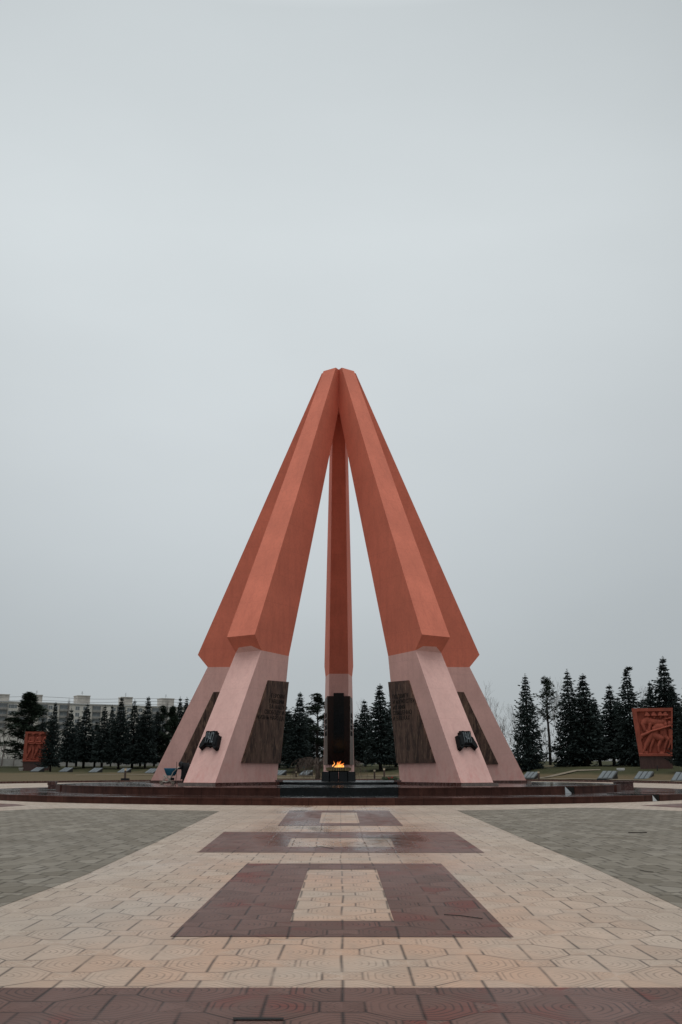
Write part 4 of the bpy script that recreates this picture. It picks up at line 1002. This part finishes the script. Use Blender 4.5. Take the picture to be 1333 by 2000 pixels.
T = [('p1', 62, 1358, 222, 36, 'broad dark pine above the left relief'),
 ('s1', 108, 1371, 199, 16, 'spruce standing in front of the left relief, hiding its right side'),
 ('s2', 138, 1384, 212, 18, 'second spruce to the right of the left relief, in front of the poplar'),
 ('s3', 171, 1373, 216, 19, 'thin-topped spruce below the second rooftop hut, leftmost bare-topped one'),
 ('s2', 190, 1408, 220, 17, 'low spruce between the two sparse-topped spruces on the left'),
 ('s3', 206, 1377, 212, 18, 'spruce with a broken flat top in the middle of the left row'),
 ('s2', 223, 1377, 224, 13, 'narrow dark spruce close behind the flat-topped one on the left'),
 ('s1', 239, 1361, 212, 20, 'dense pointed spruce just left of the third rooftop hut'),
 ('s3', 265, 1366, 218, 19, 'spruce with an open top right of the third rooftop hut'),
 ('s1', 290, 1360, 214, 20, 'tallest spruce of the left row, over the blue pram side'),
 ('p3', 321, 1384, 226, 17, 'low rounded pine under the fourth rooftop hut'),
 ('p1', 338, 1384, 222, 17, 'dark pine just right of the fourth rooftop hut'),
 ('s2', 353, 1361, 224, 15, 'left of the twin thin-tipped spruces beside the left pylon'),
 ('s3', 364, 1361, 228, 14, 'right of the twin thin-tipped spruces beside the left pylon'),
 ('s1', 386, 1378, 226, 20, 'spruce mostly hidden behind the left rear pylon'),
 ('p1', -20, 1385, 206, 12, 'dark pine cut off by the left edge of the photo'),
 ('p1', 548, 1371, 208, 26, 'green-topped pine beside the left front pylon panel'),
 ('s1', 584, 1352, 194, 25, 'bluish pointed spruce between the left front pylon and the flame'),
 ('p3', 622, 1362, 202, 28, 'rounded pine with a thick fork just left of the rear pylon'),
 ('p1', 650, 1400, 212, 24, 'dark pine hidden behind the rear pylon'),
 ('s2', 713, 1366, 204, 22, 'slim spruce just right of the rear pylon'),
 ('s1', 742, 1336, 188, 30, 'large pointed spruce between the flame and the right front pylon'),
 ('s2', 772, 1352, 196, 26, 'spruce partly behind the right front pylon panel'),
 ('s1', 694, 1404, 210, 20, 'low spruce close behind the rear pylon on its right'),
 ('s1', 800, 1372, 200, 24, 'spruce hidden behind the right front pylon'),
 ('s2', 155, 1402, 224, 18, 'low spruce between the first two spruces right of the left relief, set back'),
 ('s2', 279, 1392, 228, 18, 'low spruce filling the gap left of the tallest spruce of the left row'),
 ('s1', 306, 1388, 224, 18, 'shorter spruce just right of the tallest spruce of the left row'),
 ('s1', 86, 1402, 216, 18, 'spruce behind the top right corner of the left relief'),
 ('s2', 566, 1386, 206, 24, 'low spruce between the green-topped pine and the bluish spruce'),
 ('s1', 602, 1394, 208, 24, 'low dark spruce right of the bluish spruce near the flame'),
 ('s2', 1208, 1360, 156, 26, 'spruce in the gap left of the bent-topped spruce, set back'),
 ('s1', 1312, 1340, 152, 26, 'spruce right of the tall pointed one behind the right relief'),
 ('dr', 1250, 1362, 160, 24, 'drooping spruce right of the bent-topped one, set back'),
 ('dr', 1025, 1316, 148, 27, 'drooping sparse-topped spruce nearest the monument on the right'),
 ('p2', 1067, 1327, 164, 25, 'open-crowned pine with a long bare trunk right of the drooping spruce'),
 ('dr', 1110, 1307, 148, 32, 'left of the two grown-together spruces on the right'),
 ('s1', 1138, 1316, 146, 34, 'right of the two grown-together spruces on the right'),
 ('s2', 1165, 1362, 154, 24, 'low dark spruce filling the gap right of the grown-together pair'),
 ('s2', 1190, 1336, 150, 26, 'spruce with a short tip left of the bent-topped one'),
 ('bt', 1226, 1308, 143, 34, 'big spruce with a bent ragged top left of the right relief'),
 ('s2', 1266, 1330, 168, 20, 'slim spruce rising behind the left half of the right relief'),
 ('s1', 1293, 1283, 156, 34, 'tall pointed spruce directly behind the right relief'),
 ('s1', 1334, 1352, 121, 25, 'dense spruce in front of the right relief at the photo edge'),
 ('dr', 1352, 1322, 140, 36, 'spruce beyond the right edge, its branches reaching into the photo')]
for t in T: plant(*t)

bare = [bare_proto('bare_tree', 31, 12, .36, M_twig, 5, .30), bare_proto('bare_tree', 32, 12, .42, M_twig, 5, .26), bare_proto('poplar', 33, 12, .30, M_twig, 5, .2, True)]
bu = set()
def pbare(k, px, ytop, D, hw, lab, cat='bare tree', dz=0):
    o = bare[k] if k not in bu else copy_tree(bare[k]); bu.add(k)
    z = tz(px, D); top = atD(px, ytop, D); H = top.z-z
    cr_ = [c for c in o.children if c.name.startswith('crown')][0]; w = sorted(math.hypot(v.co.x, v.co.y) for v in cr_.data.vertices)[int(len(cr_.data.vertices)*.93)]
    o.location = (top.x, D-CD, z); s = hw*D/2013./w; o.scale = (s, s, H/12.); o.rotation_euler = (0, 0, random.uniform(0, 6.28)); tag(o, lab, cat, 'leafless trees behind the conifers')
for a in [(0, 950, 1328, 190, 34, 'tall leafless tree rising from behind the right rear pylon'), (1, 985, 1392, 185, 30, 'lower leafless tree between the right pylon and the drooping spruce'),
          (1, 1006, 1372, 215, 26, 'pale leafless tree just left of the drooping spruce'), (0, 1090, 1322, 200, 32, 'leafless tree behind the open-crowned pine'), (1, 1248, 1335, 205, 30, 'leafless tree behind the bent-topped spruce'),
          (0, 1290, 1330, 210, 34, 'leafless tree behind the tall spruce over the right relief'), (0, 700, 1362, 235, 28, 'leafless tree behind the slim spruce right of the flame'), (1, 775, 1340, 230, 26, 'leafless tree peeking beside the right front pylon panel'),
          (0, 14, 1366, 235, 30, 'leafless tree at the far left in front of the flats'), (1, 36, 1380, 240, 24, 'second leafless tree at the far left, next to the broad pine'), (0, 610, 1432, 215, 34, 'grey leafless tree under the pines left of the flame'),
          (1, 1042, 1400, 190, 26, 'leafless tree seen through the gap below the open-crowned pine')]: pbare(*a)
pbare(2, 131, 1360, 330, 7, 'slim poplar in front of the flats, on the left', 'poplar'); pbare(2, 327, 1362, 340, 8, 'slim poplar in front of the fourth rooftop hut', 'poplar')
# weeping trees by the flame
def weeping(seed, H=3.4, W_=3.4):
    rr = random.Random(seed); root = empty('weeping_tree', (0, 0, 0)); t_ = MB(); t_.tube([(0, 0, -.3), (.08, 0, .7), (-.02, 0, 1.4), (.12, 0, 2.1)], [.30, .26, .27, .34], 8)
    m_ = MB()
    for k in range(75):
        a = rr.uniform(0, 6.28); L = W_*rr.uniform(.35, 1.0); h = rr.uniform(.2, 1.25); pts = []
        for i in range(9):
            q = i/8; pts.append(Vector((math.cos(a)*L*q**.8+rr.gauss(0, .04), math.sin(a)*L*q**.8+rr.gauss(0, .04), 2.0+h*math.sin(q*2.7)*1.25-q**2.4*1.7)))
        m_.tube(pts, [.05, .035, .028, .022, .02, .018, .016, .014, .01], 3, cap=False)
        for i in range(3, 9):
            for z_ in range(2):
                d = Vector((rr.gauss(0, .4), rr.gauss(0, .4), -1)).normalized()*rr.uniform(.3, .8); m_.tube([pts[i], pts[i]+d*.5, pts[i]+d], [.014, .011, .007], 3, cap=False)
    t_.build('trunk', M_twigd, root, True); m_.build('crown', M_twigd, root, recalc=False); return root
w1 = weeping(4); x, y = XY(622, 145); w1.location = (x, y, tz(622, 145)-.1); w1.scale = (1.35, 1.2, 1.0); tag(w1, 'low weeping leafless tree left of the flame pedestal', 'weeping tree', 'weeping trees on the lawn')
w2 = copy_tree(w1); x, y = XY(684, 150); w2.location = (x, y, tz(684, 150)-.1); w2.scale = (.85, .85, .9); w2.rotation_euler = (0, 0, 2); tag(w2, 'low weeping leafless tree showing right of the rear pylon', 'weeping tree', 'weeping trees on the lawn')

# far wood: one grey-brown mass of bare branches behind everything
m_ = MB(); rr = random.Random(9)
for k in range(9000):
    px = rr.uniform(-250, 1600)
    if 130 < px < 350 and rr.random() < .75: continue
    D = rr.uniform(265, 330); x, y = XY(px, D); z0 = 2.0
    h = rr.uniform(5, 9.5)+(2.5*math.sin(px*.02)+2*math.sin(px*.053)); 
    if px < 560: h *= .62
    t = rr.random()**1.4; z = z0+h*(1-t)
    L = rr.uniform(1.2, 3.2)*(.5+.5*t); d = Vector((rr.gauss(0, .45), rr.gauss(0, .45), 1)).normalized()*L; w_ = rr.uniform(.03, .11)
    p = Vector((x, y, max(z0-.3, z-L*.5))); m_.face([p-Vector((w_, 0, 0)), p+Vector((w_, 0, 0)), p+d])
tag(m_.build('far_wood', simple('far_twigs', (.13, .118, .112), .95, .3, .2), recalc=False), 'grey leafless wood far behind the conifers', 'wood', kind='stuff')

# ------------------------------------------------------------------ fences and far buildings
def fence_line(name, pts, h, thick, mat, lab, cat, post=3.0, pickets=False):
    r_ = empty(name, (*XY(*pts[0]), 0)); o0 = Vector(r_.location); m_ = MB(); pm_ = MB(); acc = 0
    for i in range(len(pts)-1):
        a = Vector((*XY(*pts[i]), tz(*pts[i])))-o0; b = Vector((*XY(*pts[i+1]), tz(*pts[i+1])))-o0; d = (b-a); L = d.xy.length; n_ = max(1, int(L/post)); ang = math.atan2(d.y, d.x)
        for k in range(n_):
            c_ = a.lerp(b, (k+.5)/n_); M_ = Matrix.Translation(c_) @ Matrix.Rotation(ang, 4, 'Z')
            if pickets:
                for z_ in (.35, h-.15): m_.box((0, 0, z_), (L/n_, thick, .09), M_)
                for q in range(9): m_.box((-L/n_/2+(q+.5)*L/n_/9, -.04, h/2), (.11, thick, h), M_)
            else: m_.box((0, 0, h/2-.2), (L/n_-.2, thick, h+.3), M_)
            pm_.box((-L/n_/2, 0, h/2-.15), (.19, thick+.1, h+.45), M_)
    m_.build('fence_panels', mat, r_); pm_.build('posts', mat, r_)
    tag(r_, lab, cat)
fence_line('concrete_fence', [(-400, 262), (-100, 262), (100, 262), (300, 262), (420, 262)], 1.9, .15, M_conc, 'pale concrete panel fence behind the left row of spruces', 'fence')
fence_line('concrete_fence', [(500, 258), (662, 262), (800, 262), (860, 262)], 1.9, .15, M_conc, 'grey concrete fence behind the trees around the flame', 'fence')
fence_line('picket_fence', [(930, 235), (1050, 232), (1200, 225), (1500, 215)], 1.15, .07, M_white, 'white picket fence behind the right-hand trees', 'fence', 2.4, True)
# white tent-like house seen between the trunks
D = 275; x, y = XY(757, D); h_ = empty('white_house', (x, y, tz(757, D))); tag(h_, 'small white gabled house glimpsed between trunks right of the flame', 'house')
m_ = MB(); m_.box((0, 0, 1.3), (4.4, 5, 2.6)); m_.build('wall', M_white, h_)
m_ = MB(); m_.poly([(-2.6, -2.7, 2.5), (2.6, -2.7, 2.5), (0, -2.7, 4.1), (-2.6, 2.7, 2.5), (2.6, 2.7, 2.5), (0, 2.7, 4.1)], [(0, 1, 2), (3, 5, 4), (0, 2, 5, 3), (1, 4, 5, 2), (0, 3, 4, 1)]); m_.build('roof', M_white, h_)
m_ = MB(); m_.box((.8, -2.53, 1.4), (1.0, .08, 1.2)); m_.build('window', M_glass, h_)

# the block of flats
fb = empty('apartment_block', (0, 0, 0)); tag(fb, 'long pale grey panel block of flats behind the left conifers', 'building')
A0 = Vector((*XY(-260, 406), 0)); B0 = Vector((*XY(520, 494), 0)); fb.location = (A0.x, A0.y, 0); fd = (B0-A0); LEN = fd.length; fb.rotation_euler = (0, 0, math.atan2(fd.y, fd.x))
ZT = 29.0; ZB = 1.5
m_ = MB(); m_.box((LEN/2, 6, (ZT+ZB)/2), (LEN, 12, ZT-ZB)); m_.build('wall', M_wall, fb)
m_ = MB(); m_.box((LEN/2, 6, ZT+.22), (LEN+.5, 12.6, .45)); 
m_.build('roof', M_white, fb)
def along(px):      # photo column -> distance along the facade
    v = ray(px, 1400); u = Vector((v.x, v.y)); a = A0.xy-CAM.xy; d = fd.xy.normalized()
    det = u.x*(-d.y)+d.x*u.y; 
    t = (u.x*(a.y)-u.y*(a.x))/det if det else 0
    # solve CAM + s*u = A0 + t*d
    return -(a.x*u.y-a.y*u.x)/(d.x*u.y-d.y*u.x)
wf = MB(); wf.box((0, 0, 0), (2.0, .12, 1.75)); wfm = wf.mesh('window'); wfm.materials.append(M_white)
wg = MB(); wg.box((-.44, -.075, 0), (.74, .05, 1.45)); wg.box((.44, -.075, 0), (.74, .05, 1.45)); wgm = wg.mesh('pane'); wgm.materials.append(M_glass)
lg = MB(); lg.box((0, -.05, .1), (3.4, .12, 2.3)); lgm = lg.mesh('loggia'); lgm.materials.append(M_glass)
lf = MB(); lf.box((0, -.35, -.95), (3.8, .5, .95)); lf.box((-1.85, -.3, .1), (.16, .45, 2.7)); lf.box((1.85, -.3, .1), (.16, .45, 2.7)); lf.box((0, -.17, .25), (.10, .16, 1.4)); lfm = lf.mesh('balustrade'); lfm.materials.append(M_conc)
def put(name, me, x, z, parent=fb, y=0):
    o = bpy.data.objects.new(name, me); C.objects.link(o); o.parent = parent; o.location = (x, y, z); return o
seq = []
for base in (-20, 18, 55, 92, 129, 151, 188, 225, 263, 300, 337):
    seq.append(base)
cols_w = [20, 28, 62, 98, 108, 151, 166, 222, 252, 274, 290, 334, 350]; cols_l = [5, 45, 84, 124, 188, 236, 304, 320]
for fl_ in range(4):
    z = ZT-1.65-fl_*2.8
    for px in cols_w:
        w_ = put('window', wfm, along(px), z); put('pane', wgm, 0, 0, w_)
    for px in cols_l:
        w_ = put('loggia', lgm, along(px), z-.1); put('balustrade', lfm, 0, 0, w_)
m_ = MB()
for fl_ in range(9): m_.box((LEN/2, -.03, ZT-.35-fl_*2.8), (LEN, .07, .10))
for px in (-60, 35, 73, 116, 139, 200, 246, 312, 345): m_.box((along(px), -.035, (ZT+ZB)/2), (.16, .08, ZT-ZB))
m_.build('panel_joints', M_wall2, fb)
for px0, px1, top in ((-30, 18, 1358.5), (66, 83, 1360), (152, 177, 1361.5), (241, 260.5, 1364.5), (318, 342.5, 1367)):
    a, b = along(px0), along(px1); P_ = fb.location+Vector((fd.x, fd.y, 0)).normalized()*((a+b)/2); Dm = P_.y+CD
    zt = CH+(1506-top)*Dm/2013.; m_ = MB(); m_.box(((a+b)/2, 5, (ZT+zt)/2+.2), (b-a, 6, zt-ZT)); m_.box(((a+b)/2, 5, zt+.2), (b-a+.4, 6.4, .3))
    hut = m_.build('rooftop_hut', M_wall2, fb)
    m_ = MB(); c_ = (a+b)/2; m_.tube([(c_, 5, zt), (c_, 5, zt+2.4)], .07, 5); m_.box((c_, 5, zt+1.9), (.9, .06, .06)); m_.box((c_, 5, zt+1.4), (1.2, .06, .06)); m_.build('antenna', M_wire, hut)
# overhead cables
for k, (ya, yb, D) in enumerate(((1357, 1368, 300), (1366, 1372, 302), (1371, 1378, 304))):
    m_ = MB(); pts = []
    for i in range(25):
        px = -150+i*28; t = i/24; y_ = ya+(yb-ya)*t+3*math.sin(math.pi*t*3)**2; a = atD(px, y_, D); pts.append((a.x, a.y, a.z))
    m_.tube(pts, .045, 4); tag(m_.build('overhead_cable', M_wire), ['uppermost thin overhead cable above the flats', 'middle thin overhead cable above the flats', 'lowest thin overhead cable above the flats'][k], 'cable', 'overhead cables')
# twigs blown onto the paving
for k, (pts, lab) in enumerate((
        (((613, 1656), (628, 1654.5), (640, 1657), (652, 1659)), 'thin forked twig lying on the purple paving between two cream insets'),
        (((1228, 1627), (1246, 1627.5), (1264, 1627)), 'straight dark twig on the grey paving at the right'),
        (((1250, 1701), (1265, 1704), (1277, 1705)), 'short twig on the grey paving at the right photo edge'),
        (((868, 1789), (900, 1791), (943, 1797)), 'long thin dark twig on the big purple block'))):
    m_ = MB()
    m_.tube([(*onz(a, b, GZ).xy, GZ+.012) for a, b in pts], .004 if k != 1 else .009, 5)
    tag(m_.build('twig', M_bark), lab, 'twig', 'twigs on the paving')
